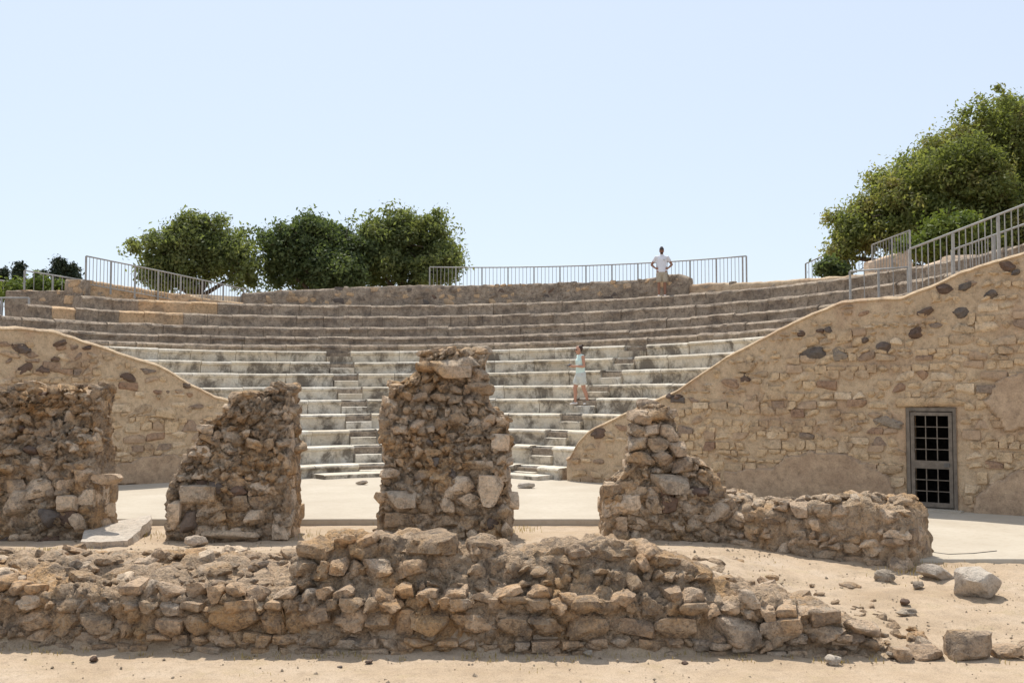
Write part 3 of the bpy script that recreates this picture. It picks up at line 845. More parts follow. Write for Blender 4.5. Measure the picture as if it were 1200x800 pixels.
# ---------------------------------------------------------------- retaining walls beside the seating
def build_retaining(name, W, pxtop, label, zb_fn, seed, x_rng, door=None, band=1.0, plasters=(), dark_spots=(), flip=1):
    s = W[2]
    ln = math.sqrt(1 + s * s)
    d = Vector((1, s, 0)) / ln
    nrm = Vector((d.y, -d.x, 0))
    if nrm.y > 0: nrm = -nrm
    ang = math.atan2(d.y, d.x)
    O = Vector((W[0], W[1], 0))
    def uof(p): return (Vector((p.x, p.y, 0)) - O).dot(d)
    top = []
    for a, b in pxtop:
        p = at_line(a, b, *W)
        top.append((uof(p), p.z))
    top.sort()
    u0 = (x_rng[0] - W[0]) * ln; u1 = (x_rng[1] - W[0]) * ln
    root = thing(name, O + d * ((u0 + u1) / 2), label, 'wall')
    tz = lambda u: interp(top, u) + 0.02 * fbm(Vector((u * 2.3, seed, 0)), 4)
    du = None
    if door:
        pa = at_line(door[0], door[3], *W); pb = at_line(door[1], door[3], *W); pt = at_line((door[0] + door[1]) / 2, door[2], *W)
        du = (uof(pa), uof(pb), pt.z, min(pa.z, pb.z))
    us = []
    u = u0
    while u < u1 + 0.05:
        us.append(u); u += 0.09
    if du:
        us = [u for u in us if not (du[0] - 0.03 < u < du[0] + 0.03 or du[1] - 0.03 < u < du[1] + 0.03)]
        us += [du[0] - 0.004, du[0] + 0.004, du[1] - 0.004, du[1] + 0.004]
        us.sort()
    TH = 0.8
    cols = []
    for u in us:
        z1 = tz(u)
        zb = -0.5
        if du and du[0] < u < du[1]: zb = du[2]
        p = O + d * u
        Z = lambda z: Vector((0, 0, z))
        pts = [q - nrm * 0.045 for q in resample([p + Z(zb), p + Z(z1 - 0.10)], 45)] + [p + Z(z1 - 0.06)] + [p - nrm * 0.03 + Z(z1 - 0.025), p - nrm * 0.10 + Z(z1), p - nrm * 0.4 + Z(z1 + 0.02), p - nrm * (TH - .1) + Z(z1 + 0.02), p - nrm * TH + Z(z1 - 0.08), p - nrm * TH + Z(zb), p - nrm * (TH * 0.5) + Z(zb), p + Z(zb)]
        cols.append(pts)
    dd = du
    def afn(p):
        if not dd: return 1.0
        uu = uof(p)
        e = min(abs(uu - dd[0]), abs(uu - dd[1]))
        if p.z < dd[2] + 0.1: return min(1.0, max(0.0, (e - 0.02) / 0.25)) if not (dd[0] - 0.02 < uu < dd[1] + 0.02) else 0.0
        return 1.0
    loft('mortar_core', cols, M['wall_mortar'], root, amp=0.022, freq=1.6, octv=6, seed=seed, sharp=45, amp_fn=afn)
    rnd = random.Random(int(seed))
    face = lambda u, z: (O + d * u + Vector((0, 0, z)), ang)
    def ok_door(u, z):
        return not (du and du[0] - 0.08 < u < du[1] + 0.08 and z < du[2] + 0.16)
    ins = lambda u, z: u0 < u < u1 and z < tz(u) - band * (0.75 + 0.35 * math.sin(u * 1.7)) and ok_door(u, z)
    specs = lay_courses(face, u0, u1, -0.1, 5.2, ins, (0.10, 0.27), (0.8, 2.3), FLATS + BLOCKS[:8], [(9, M['wall_stone']), (1.6, M['plaster']), (1.6, M['brown_stone'])], 0.022, 0.22, 0.018, 0.05, rnd, keep=0.92, drift=0.05)
    insb = lambda u, z: u0 < u < u1 and tz(u) - band * (0.75 + 0.35 * math.sin(u * 1.7)) <= z < tz(u) - 0.1 and ok_door(u, z)
    specs += lay_courses(face, u0, u1, -0.1, 5.6, insb, (0.11, 0.25), (0.9, 2.4), RUBBLE + BLOCKS, [(0.5, M['dark_stone']), (3.5, M['brown_stone']), (5, M['wall_stone']), (1.2, M['plaster'])], 0.02, 0.24, 0.05, 0.12, rnd, keep=0.8, drift=0.06)
    for (px, py, w, h, kind) in dark_spots:
        p = at_line(px, py, *W)
        lib = FLATS if kind == 'wall_stone' else RUBBLE
        specs.append((9, rnd.choice(lib), M[kind], p - nrm * 0.08, (rnd.uniform(-.1, .1), rnd.uniform(-.2, .2), ang), (w, 0.24, h)))
    emit_stones(root, specs, 300, 'small_stones', M['wall_stone'])
    # remains of plaster: thin raised sheets with ragged edges
    for poly in plasters:
        P2 = []
        for a, b in poly:
            p = at_line(a, b, *W); P2.append((uof(p), max(p.z, -0.3)))
        umin = min(q[0] for q in P2); umax = max(q[0] for q in P2); zmin = min(q[1] for q in P2); zmax = max(q[1] for q in P2)
        def inp(u, z):
            u += 0.07 * fbm(Vector((u * 3, z * 3, seed)), 4); z += 0.07 * fbm(Vector((u * 3, z * 3, seed + 5)), 4)
            c = False; j = len(P2) - 1
            for i in range(len(P2)):
                if (P2[i][1] > z) != (P2[j][1] > z) and u < (P2[j][0] - P2[i][0]) * (z - P2[i][1]) / (P2[j][1] - P2[i][1]) + P2[i][0]: c = not c
                j = i
            return c
        st = 0.035
        nu = int((umax - umin) / st) + 3; nz = int((zmax - zmin) / st) + 3
        vs, fs, idx = [], [], {}
        grid = {(i, j): inp(umin + (i - 1) * st, zmin + (j - 1) * st) for i in range(nu + 1) for j in range(nz + 1)}
        def vid(i, j):
            if (i, j) not in idx:
                u = umin + (i - 1) * st; z = zmin + (j - 1) * st
                edge = not all(grid.get((i + a, j + b), False) for a in (-1, 0, 1) for b in (-1, 0, 1))
                pr = (-0.03 if edge else 0.05) + 0.012 * fbm(Vector((u * 2.5, z * 2.5, seed + 2)), 4)
                idx[(i, j)] = len(vs)
                vs.append(O + d * u + nrm * pr + Vector((0, 0, z)))
            return idx[(i, j)]
        for i in range(nu):
            for j in range(nz):
                if grid[(i, j)] and grid[(i + 1, j)] and grid[(i, j + 1)] and grid[(i + 1, j + 1)]:
                    if du and du[0] - 0.06 < umin + (i - .5) * st < du[1] + 0.06: continue
                    fs.append((vid(i, j), vid(i + 1, j), vid(i + 1, j + 1), vid(i, j + 1)))
        if fs: mesh_obj('plaster_patch', vs, fs, M['plaster'], root, True, 60)
    return dict(O=O, d=d, n=nrm, ang=ang, uof=uof, du=du, root=root, tz=tz)

RWI = build_retaining('retaining_wall', RW,
    [(640, 540), (668, 534), (676, 518), (690, 502), (738, 480), (790, 457), (850, 417), (930, 375), (985, 352), (1010, 349), (1055, 346), (1088, 335), (1125, 317), (1165, 304), (1200, 294), (1300, 262)],
    'tall tan stone wall with a barred door on the right, its top climbing right', None, 71.0, (1.35, 13.0), door=(1063, 1123, 477, 597), band=1.0,
    plasters=[[(845, 600), (848, 550), (905, 546), (922, 532), (950, 527), (990, 530), (1030, 546), (1046, 562), (1058, 600)],
              [(1136, 606), (1146, 578), (1166, 560), (1196, 549), (1250, 552), (1260, 612)],
              [(1150, 470), (1170, 440), (1225, 430), (1230, 500), (1180, 508)]],
    dark_spots=[(950, 416, .55, .36, 'dark_stone'), (984, 415, .32, .28, 'loose_grey'), (1083, 366, .34, .22, 'dark_stone'), (1125, 365, .40, .24, 'dark_stone'), (1072, 391, .26, .26, 'dark_stone'), (1012, 398, .26, .16, 'dark_stone'), (1180, 312, .28, .2, 'dark_stone'), (1190, 319, .14, .12, 'dark_stone'), (960, 388, .18, .14, 'dark_stone'), (970, 386, .18, .15, 'dark_stone'), (938, 391, .2, .14, 'dark_stone'), (1130, 336, .3, .16, 'dark_stone'), (1105, 337, .4, .22, 'dark_stone'),
                (700, 508, .42, .22, 'dark_stone'), (795, 465, .25, .12, 'dark_stone'), (785, 464, .22, .14, 'dark_stone'), (1036, 407, .3, .25, 'dark_stone'), (1040, 493, .6, .3, 'loose_grey'), (875, 430, .4, .2, 'wall_stone'), (905, 460, .6, .3, 'wall_stone'), (1160, 345, .25, .18, 'dark_stone'), (873, 443, .22, .2, 'dark_stone')])
LWI = build_retaining('retaining_wall', LW,
    [(330, 500), (300, 476), (252, 463), (220, 446), (185, 426), (147, 414), (107, 400), (62, 386), (30, 383), (0, 382), (-80, 382)],
    'brown stone wall behind the left piers with a pale sloping top edge', None, 83.0, (-14.0, -6.5), band=0.9,
    plasters=[[(120, 570), (128, 545), (160, 535), (200, 530), (225, 540), (230, 570)]],
    dark_spots=[(25, 408, .4, .22, 'dark_stone'), (30, 432, .3, .22, 'dark_stone'), (50, 433, .32, .2, 'dark_stone'), (65, 420, .2, .12, 'dark_stone'), (150, 442, .4, .2, 'dark_stone'), (195, 482, .5, .3, 'wall_stone'), (220, 452, .25, .14, 'dark_stone'), (70, 385 + 18, .3, .16, 'dark_stone')])

# barred metal door
def build_door():
    I = RWI; du = I['du']
    u0, u1, zt, zb = du
    zb = floor_z(8.5) + 0.03
    O, d, n, ang = I['O'], I['d'], I['n'], I['ang']
    P = lambda u, z, o=0.0: O + d * u + n * o + Vector((0, 0, z))
    w = u1 - u0
    root = thing('metal_door', P((u0 + u1) / 2, zb, -0.06), 'dark metal door with a barred grid and a solid middle panel', 'door')
    def bar(name, ua, ub, za, zc, o, th, mat, par=root):
        mb = MB(); mb.box(P((ua + ub) / 2, (za + zc) / 2, o), abs(ub - ua), th, abs(zc - za), ang)
        return mb.obj(name, mat, par)
    F = M['door_frame']; o = -0.06
    bar('jamb', u0 + 0.004, u0 + 0.075, zb, zt - 0.005, o, 0.09, F)
    bar('jamb', u1 - 0.075, u1 - 0.004, zb, zt - 0.005, o, 0.09, F)
    bar('head', u0 + 0.075, u1 - 0.075, zt - 0.08, zt - 0.006, o, 0.088, F)
    a, b = u0 + 0.09, u1 - 0.09
    zl, zh = zb + 0.03, zt - 0.10
    zm = zl + (zh - zl) * 0.44
    leaf = bar('stile', a, a + 0.07, zl, zh, o + 0.01, 0.05, F)
    bar('stile', b - 0.07, b, zl, zh, o + 0.01, 0.05, F)
    bar('rail', a + 0.07, b - 0.07, zh - 0.07, zh, o + 0.011, 0.048, F)
    bar('rail', a + 0.07, b - 0.07, zl, zl + 0.09, o + 0.011, 0.048, F)
    bar('middle_panel', a + 0.07, b - 0.07, zm - 0.07, zm + 0.09, o + 0.012, 0.046, F)
    lk = bar('lock', b - 0.16, b - 0.06, zm - 0.03, zm + 0.05, o + 0.045, 0.03, M['door_bar'])
    ia, ib = a + 0.07, b - 0.07
    for k in (1, 2):
        bar('grille_bar', lerp(ia, ib, k / 3) - 0.009, lerp(ia, ib, k / 3) + 0.009, zl + 0.09, zm - 0.07, o + 0.01, 0.016, F)
        bar('grille_bar', lerp(ia, ib, k / 3) - 0.009, lerp(ia, ib, k / 3) + 0.009, zm + 0.09, zh - 0.07, o + 0.01, 0.016, F)
        bar('grille_bar', ia, ib, lerp(zl + 0.09, zm - 0.07, k / 3) - 0.008, lerp(zl + 0.09, zm - 0.07, k / 3) + 0.008, o + 0.026, 0.014, F)
    for k in (1, 2, 3):
        zz = lerp(zm + 0.09, zh - 0.07, k / 4)
        bar('grille_bar', ia, ib, zz - 0.008, zz + 0.008, o + 0.026, 0.014, F)
    # threshold and lintel
    mb = MB(); mb.box(P((u0 + u1) / 2, floor_z(8.5) - 0.02, 0.02), w + 0.2, 0.45, 0.10, ang)
    mb.obj('threshold', M['floor'], root)
    inst('lintel', FLATS[3], M['wall_stone'], root, P((u0 + u1) / 2 + 0.03, zt + 0.09, -0.09), (0, 0, ang), (w + 0.45, 0.24, 0.2))
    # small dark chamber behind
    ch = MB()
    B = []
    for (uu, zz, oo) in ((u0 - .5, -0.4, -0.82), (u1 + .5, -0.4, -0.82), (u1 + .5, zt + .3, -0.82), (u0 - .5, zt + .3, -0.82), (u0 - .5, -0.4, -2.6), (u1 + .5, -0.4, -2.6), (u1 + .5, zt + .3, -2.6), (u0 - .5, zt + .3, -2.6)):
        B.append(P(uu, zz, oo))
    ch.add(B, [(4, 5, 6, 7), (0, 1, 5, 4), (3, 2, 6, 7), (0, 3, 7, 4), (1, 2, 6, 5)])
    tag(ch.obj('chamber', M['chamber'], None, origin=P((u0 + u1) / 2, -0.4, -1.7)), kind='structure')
build_door()

# ---------------------------------------------------------------- seating
TREAD = 0.68
low_y = [545, 522, 503, 484, 467, 452, 436, 422, 409]
ROWS = []   # (R, ztop at x=0, tilt)
def Dat0(Rr): return CY + math.sqrt(Rr * Rr - CX * CX)
for i, y in enumerate(low_y):
    Rr = 4.2 + TREAD * i
    ROWS.append((Rr, atY(600, y, Dat0(Rr)).z, 0.0016 * i))
up_y = [401, 392, 381, 368, 355]
UP = []
for j, y in enumerate(up_y):
    Rr = 10.95 + 0.8 * j
    UP.append((Rr, atY(600, y, Dat0(Rr)).z, 0.017))
def zrow(row, x): return row[1] + row[2] * x
FL = [math.radians(-19.5), math.radians(38.8)]
STW = 0.78
def wall_limit(Rr, sign):
    """largest angle at which a row still lies behind the retaining wall"""
    th = 0
    while abs(th) < math.radians(125):
        p = cav(Rr, th)
        if sign > 0 and p.x > 1.2 and p.y < wall_y(RW, p.x) + 0.95: break
        if sign < 0 and p.x < -6.4 and p.y < wall_y(LW, p.x) + 0.95: break
        th += sign * 0.01
    return th
def sector(prof, th0, th1, tiltf, nseg, dr=0, dz=0, jit=None):
    """extrude a closed (r,z) profile along an arc"""
    n = len(prof)
    vs = []
    for k in range(nseg + 1):
        th = lerp(th0, th1, k / nseg)
        for (r, z) in prof:
            p = cav(r + dr, th)
            j = jit(p, z) if jit else (0, 0)
            p = cav(r + dr + j[0], th)
            vs.append(Vector((p.x, p.y, z + dz + j[1] + tiltf(p.x))))
    fs = []
    for k in range(nseg):
        for i in range(n):
            a = k * n + i; b = k * n + (i + 1) % n
            fs.append((a, b, b + n, a + n))
    fs.append(tuple(reversed(range(n)))); fs.append(tuple(range(nseg * n, (nseg + 1) * n)))
    return vs, fs

def build_lower():
    root = thing('lower_seating', (CX, CY + 7, 0), 'lower tier of worn white marble seat rows with two stair flights', 'seating')
    rnd = random.Random(3)
    for i, row in enumerate(ROWS):
        Rr, zt, tl = row
        z0 = ROWS[i - 1][1] if i else 0.0
        tl0 = ROWS[i - 1][2] if i else 0.0
        depth = TREAD + 0.12 if i < 8 else 1.25
        t0, t1 = wall_limit(Rr + 0.1, -1), wall_limit(Rr + 0.1, 1)
        tf = lambda x, tl=tl: tl * x
        core = [(Rr + 0.16, z0 - 0.25), (Rr + 0.16, zt - 0.06), (Rr + depth - 0.02, zt - 0.06), (Rr + depth - 0.02, z0 - 0.25)]
        vs, fs = sector(core, t0, t1, tf, 48)
        rowo = mesh_obj('seat_row', vs, fs, M['upper_row'], root, False, origin=cav(Rr, 0) + Vector((0, 0, z0)))
        # blocks between the stairs
        spans = []
        cur = t0
        for f in FL:
            hw = STW / 2 / (Rr + 0.2)
            spans.append((cur, f - hw)); cur = f + hw
        spans.append((cur, t1))
        for (a, b) in spans:
            if b - a < 0.03: continue
            L = (b - a) * Rr
            nb = max(1, round(L / rnd.uniform(1.1, 1.6)))
            cuts = [0] + sorted((k + rnd.uniform(-0.22, 0.22)) / nb for k in range(1, nb)) + [1]
            for c0, c1 in zip(cuts, cuts[1:]):
                ta = lerp(a, b, c0) + 0.007 / Rr; tb = lerp(a, b, c1) - 0.007 / Rr
                h = zt - z0
                lip = rnd.uniform(0.05, 0.085)
                ov = rnd.uniform(0.03, 0.07)
                prof = [(Rr + ov + 0.02, z0 - 0.02), (Rr + ov + 0.025, z0 + 0.3 * h), (Rr + ov + 0.01, zt - lip - 0.06), (Rr + 0.008, zt - lip - 0.02), (Rr, zt - 0.05), (Rr + 0.018, zt - 0.018), (Rr + 0.07, zt), (Rr + 0.3, zt + 0.004), (Rr + depth, zt), (Rr + depth, z0 - 0.02)]
                sd = rnd.uniform(0, 99)
                jit = lambda p, z, sd=sd: (0.012 * noise.noise(Vector((p.x * 3, p.y * 3, z * 4 + sd))), 0.008 * noise.noise(Vector((p.x * 4, p.y * 4, sd))))
                vs, fs = sector(prof, ta, tb, tf, max(3, int((tb - ta) * Rr / 0.25)), rnd.uniform(-0.012, 0.02), rnd.uniform(-0.012, 0.012), jit)
                mesh_obj('seat_block', vs, fs, M['marble'], rowo, True, 32)
        for f in FL:
            hw = STW / 2 / (Rr + 0.2)
            if i == 8: continue
            h = zt - z0
            for k in (0, 1):
                wj = hw - rnd.uniform(0.005, 0.02) / Rr
                ra = Rr - 0.02 + 0.33 * k
                za = z0 + h * 0.5 * (k + 1)
                prof = [(ra, z0 - 0.03), (ra - 0.01, za - 0.05), (ra, za - 0.01), (ra + 0.03, za), (Rr + TREAD + 0.1, za - 0.004 * k), (Rr + TREAD + 0.1, z0 - 0.03)]
                if k == 0: prof[4] = (ra + 0.36, za); prof[5] = (ra + 0.36, z0 - 0.03)
                sd = rnd.uniform(0, 99)
                jit = lambda p, z, sd=sd: (0.015 * noise.noise(Vector((p.x * 4, p.y * 4, z * 4 + sd))), 0.01 * noise.noise(Vector((p.x * 4, p.y * 4, sd))))
                vs, fs = sector(prof, f - wj, f + wj, tf, 4, rnd.uniform(-0.03, 0.02), 0, jit)
                mesh_obj('stair_step', vs, fs, M['marble'], rowo, True, 32)
    for (ta, tb, ra) in ((-0.75, -0.05, 3.62), (0.42, 0.9, 3.75)):
        prof = [(ra, -0.05), (ra, 0.09), (ra + 0.03, 0.11), (4.26, 0.115), (4.26, -0.05)]
        vs, fs = sector(prof, ta, tb, lambda x: 0.0, 16, 0, 0, lambda p, z: (0.02 * noise.noise(p * 3), 0.0))
        mesh_obj('floor_ledge', vs, fs, M['marble'], root, True, 32)
    # a little step where each flight reaches the walkway
    for f in FL:
        Rr, zt, tl = ROWS[8]
        z0 = ROWS[7][1]
        hw = STW / 2 / Rr
        vs, fs = sector([(Rr - 0.34, z0 - 0.02), (Rr - 0.34, z0 + 0.19), (Rr - 0.02, z0 + 0.2), (Rr - 0.02, z0 - 0.02)], f - hw, f + hw, lambda x: tl * x, 4)
        mesh_obj('stair_step', vs, fs, M['marble'], root, True, 32)
build_lower()

UPL = []     # left limits of the upper rows
def build_upper():
    root = thing('upper_seating', (CX, CY + 12, 3.5), 'upper tier of dark weathered stone rows below the hilltop wall', 'seating')
    rnd = random.Random(13)
    for j, row in enumerate(UP):
        Rr, zt, tl = row
        zb = UP[j - 1][1] if j else ROWS[8][1]
        depth = 0.95 if j < 4 else 1.5
        t0, t1 = wall_limit(Rr + 0.1, -1), wall_limit(Rr + 0.1, 1)
        tf = lambda x, tl=tl: tl * x
        if j >= 3:
            px = 97 if j == 4 else 33
            th = 0
            while th > t0:
                p = cav(Rr, th)
                if 600 + FPX * p.x / p.y < px: break
                th -= 0.005
            t0 = max(t0, th)
        UPL.append(t0)
        core = [(Rr + 0.14, zb - 0.4), (Rr + 0.14, zt - 0.04), (Rr + depth - 0.02, zt - 0.04), (Rr + depth - 0.02, zb - 0.4)]
        vs, fs = sector(core, t0, t1, tf, 60)
        rowo = mesh_obj('seat_row', vs, fs, M['upper_row'], root, False, origin=cav(Rr, 0) + Vector((0, 0, zb)))
        L = (t1 - t0) * Rr
        a = t0
        while a < t1 - 0.01:
            b = min(t1, a + rnd.uniform(0.5, 1.25) / Rr)
            if t1 - b < 0.025: b = t1
            lip = rnd.uniform(0.03, 0.07)
            prof = [(Rr + 0.03, zb - 0.03), (Rr + 0.045, zb + 0.5 * (zt - zb)), (Rr + 0.03, zt - 0.12), (Rr + 0.012, zt - lip - 0.02), (Rr + 0.05, zt - 0.02), (Rr + 0.13, zt + 0.01), (Rr + depth, zt), (Rr + depth, zb - 0.03)]
            sd = rnd.uniform(0, 99)
            jit = lambda p, z, sd=sd: (0.05 * fbm(Vector((p.x * 3, p.y * 3, z * 5 + sd)), 3), 0.022 * noise.noise(Vector((p.x * 3, p.y * 3, sd))))
            vs, fs = sector(prof, a + 0.004 / Rr, b - 0.004 / Rr, tf, max(3, int((b - a) * Rr / 0.14)), rnd.uniform(-0.02, 0.03), rnd.uniform(-0.014, 0.014), jit)
            left = cav(Rr, a).x < -10.8 and j >= 3
            mesh_obj('seat_block', vs, fs, M['orange_row'] if left and rnd.random() < 0.55 else M['upper_row'], rowo, True, 40)
            a = b
build_upper()

# ---------------------------------------------------------------- walls on the hilltop edge
def arc_wall(name, label, top_px, Rr, px0, px1, zb_fn, mat_core, mats, seed, thick=0.5, hr=(0.14, 0.28), lib=None, keep=0.9, proud=0.03):
    def th_of(px):
        th = -1.6
        best = None
        while th < 1.6:
            p = cav(Rr, th)
            if p.y > 3 and 600 + FPX * p.x / p.y >= px: return th
            th += 0.002
        return th
    t0, t1 = th_of(px0), th_of(px1)
    def pxof(th):
        p = cav(Rr, th)
        return 600 + FPX * p.x / p.y
    def top(th):
        p = cav(Rr, th)
        return atY(pxof(th), interp(top_px, pxof(th)), p.y).z
    mid = cav(Rr, (t0 + t1) / 2)
    root = thing(name, mid + Vector((0, 0, zb_fn(mid.x))), label, 'wall')
    cols = []
    n = int((t1 - t0) * Rr / 0.1)
    for k in range(n + 1):
        th = lerp(t0, t1, k / n)
        a = cav(Rr, th); b = cav(Rr + thick, th); zt = top(th); zb = zb_fn(a.x) - 0.15
        q = [a + Vector((0, 0, zb)), a + Vector((0, 0, zt - 0.06)), a.lerp(b, 0.12) + Vector((0, 0, zt)), b + Vector((0, 0, zt)), b + Vector((0, 0, zb))]
        cols.append(resample(q, 26))
    loft('mortar_core', cols, mat_core, root, amp=0.05, freq=2.2, octv=5, seed=seed, sharp=50)
    rnd = random.Random(int(seed))
    def face(u, z):
        th = u / Rr
        return cav(Rr, th) + Vector((0, 0, z)), -th
    ins = lambda u, z: t0 < u / Rr < t1 and z < top(u / Rr) + 0.02
    zlo = min(zb_fn(cav(Rr, t0).x), zb_fn(cav(Rr, t1).x)); zhi = max(top(lerp(t0, t1, k / 30)) for k in range(31))
    specs = lay_courses(face, t0 * Rr, t1 * Rr, zlo, zhi, ins, hr, (0.9, 2.0), lib or BLOCKS, mats, proud, 0.24, 0.01, 0.1, rnd, keep=keep, drift=0.02)
    emit_stones(root, specs, 300, 'small_stones')
    return root
ztop4 = lambda x: UP[4][1] + 0.017 * x
arc_wall('parapet_wall', 'rubble parapet wall along the hilltop behind the standing person',
         [(285, 343), (340, 340), (420, 336), (480, 334), (560, 334), (600, 333), (650, 331), (690, 330), (745, 328), (765, 325), (775, 322), (795, 320), (806, 325)], 15.35, 285, 806, ztop4,
         M['upper_row'], [(4, M['upper_row']), (2, M['orange_row']), (1, M['dark_stone']), (1, M['pier_stone'])], 91.0)
arc_wall('parapet_wall', 'low ochre stone wall under the left sloping railing',
         [(90, 327), (110, 329), (160, 337), (200, 343), (260, 352), (290, 355)], 15.1, 98, 284, ztop4,
         M['orange_row'], [(3, M['orange_row']), (2, M['upper_row'])], 93.0)
arc_wall('parapet_wall', 'low sandy wall behind the upper row right of the standing person',
         [(806, 333), (830, 331), (870, 331), (905, 329), (960, 325), (1000, 322), (1040, 318), (1090, 310)], 15.5, 808, 1085, ztop4,
         M['wall_mortar'], [(2, M['upper_row']), (2, M['wall_stone'])], 95.0, keep=0.5)
# block pier and wall at the left end of the rows
def left_end():
    p = atY(50, 362, 32.4)
    root = thing('end_wall', p, 'grey-brown stub wall with a square pillar at the left end of the rows', 'wall')
    rnd = random.Random(17)
    zb = atY(50, 364, 32.4).z - 0.6
    specs = []
    for (pa, pb, ytop, Y, lib) in ((6, 78, 340, 32.9, BLOCKS), (76, 97, 327, 32.5, FLATS)):
        A = atY(pa, ytop, Y); B = atY(pb, ytop, Y)
        cols = []
        n = 20
        for k in range(n + 1):
            q = A.lerp(B, k / n)
            zt = q.z
            cols.append(resample([(q.x, Y, zb), (q.x, Y, zt - .03), (q.x, Y + 0.06, zt), (q.x, Y + 0.6, zt), (q.x, Y + 0.65, zb)], 26))
        loft('mortar_core', cols, M['upper_row'], root, amp=0.035, freq=2.5, seed=3.0, sharp=50)
        face = lambda u, z, Y=Y: (Vector((u, Y, z)), 0.0)
        specs += lay_courses(face, A.x, B.x, zb, A.z, lambda u, z, A=A, B=B: A.x < u < B.x and z < A.z, (0.16, 0.3), (0.9, 1.9), lib, [(2, M['upper_row']), (1, M['pier_block']), (1, M['orange_row'])], 0.03, 0.2, 0.01, 0.08, rnd, keep=0.85)
    emit_stones(root, specs)
left_end()

# ---------------------------------------------------------------- railings
def railing(label, pts, height, spacing=0.13, post_every=8, rad=0.011, brace=None, name='railing'):
    """pts: polyline of the TOP rail in world space; bars hang down to (top - height)"""
    pts = [Vector(p) for p in pts]
    root = thing(name, pts[0] - Vector((0, 0, height)), label, 'railing', 'metal railings on the hilltop')
    L = [0]
    for a, b in zip(pts, pts[1:]): L.append(L[-1] + (b - a).length)
    def at(s):
        for k in range(len(pts) - 1):
            if s <= L[k + 1] or k == len(pts) - 2:
                return pts[k].lerp(pts[k + 1], (s - L[k]) / (L[k + 1] - L[k]))
    mb = MB(); mb.tube(pts, 0.024, 8); mb.obj('top_rail', M['rail'], root, True)
    lo = [p - Vector((0, 0, height - 0.10)) for p in pts]
    mb = MB(); mb.tube(lo, 0.018, 6); mb.obj('bottom_rail', M['rail'], root, True)
    n = max(2, int(L[-1] / spacing))
    bar_me = bpy.data.meshes.new('baluster')
    t = MB(); t.tube([Vector((0, 0, -height + 0.1)), Vector((0, 0, 0))], rad, 6)
    bar_me.from_pydata(t.v, [], t.f); bar_me.materials.append(M['rail'])
    pm = bpy.data.meshes.new('post')
    t = MB(); t.box(Vector((0, 0, -height / 2 - 0.04)), 0.05, 0.05, height + 0.1)
    pm.from_pydata(t.v, [], t.f); pm.materials.append(M['rail'])
    for k in range(n + 1):
        p = at(L[-1] * k / n)
        post = k % post_every == 0 or k == n
        o = bpy.data.objects.new('post' if post else 'baluster', pm if post else bar_me)
        o.parent = root; o.location = p - Vector((0, 0, 0.01)) - Vector(root.location)
        C.objects.link(o)
    return root
def rail_arc(px0, y0, px1, y1, Rr, n=14):
    """top rail along the circle of radius Rr between two pixel columns, top height read off at the ends"""
    def solve(px):
        lo = -1.6
        while lo < 1.6:
            p = cav(Rr, lo)
            if p.y > 3 and 600 + FPX * p.x / p.y >= px: return lo
            lo += 0.001
    t0, t1 = solve(px0), solve(px1)
    z0 = atY(px0, y0, cav(Rr, t0).y).z; z1 = atY(px1, y1, cav(Rr, t1).y).z
    return [cav(Rr, lerp(t0, t1, k / n)) + Vector((0, 0, lerp(z0, z1, k / n))) for k in range(n + 1)]
railing('long grey metal railing on the hilltop behind the standing person', rail_arc(503, 313, 876, 300, 16.3), 1.05, 0.145, 7)
railing('long grey railing sloping down right in front of the left trees', [atY(101, 300, 33.0), atY(190, 318, 35.0), atY(292, 340, 37.6)], 1.0, 0.12, 7)
railing('short grey railing beside the yellow-green weeds at the left', [atY(29, 317, 33.6), atY(95, 328, 33.6)], 1.0, 0.3, 3)
railing('plain grey handrail cut off by the left picture edge above the rows', [atY(-30, 349, 30.5), atY(34, 349, 30.5)], 0.95, 0.8, 1)
railing('grey handrail at the far left edge behind the weeds', [atY(-40, 325, 36), atY(26, 331, 36)], 1.0, 0.3, 3)
def rwp(px, py, off):
    p = at_line(px, py, RW[0], RW[1] + off, RW[2]); return p
railing('tall grey railing climbing the top of the right wall', [rwp(1066, 292, 0.5), rwp(1110, 275, 0.5), rwp(1200, 240, 0.5), rwp(1300, 201, 0.5)], 1.15, 0.125, 7)
railing('lower second railing behind the one climbing the right wall', [rwp(1116, 293, 2.0), rwp(1200, 263, 2.0), rwp(1300, 227, 2.0)], 1.05, 0.12, 7)
railing('low level handrail at the right end of the upper rows', [atY(996, 318, 27.2), atY(1064, 313, 26.2)], 0.9, 0.35, 2)
railing('grey railing half hidden by the big right tree, nearer piece', [atY(1022, 287, 33.5), atY(1066, 270, 31.8)], 1.3, 0.13, 7)
railing('small grey railing at the left foot of the big right tree', [atY(944, 309, 38.0), atY(1002, 283, 36.5), atY(1022, 272, 36)], 1.2, 0.14, 7)
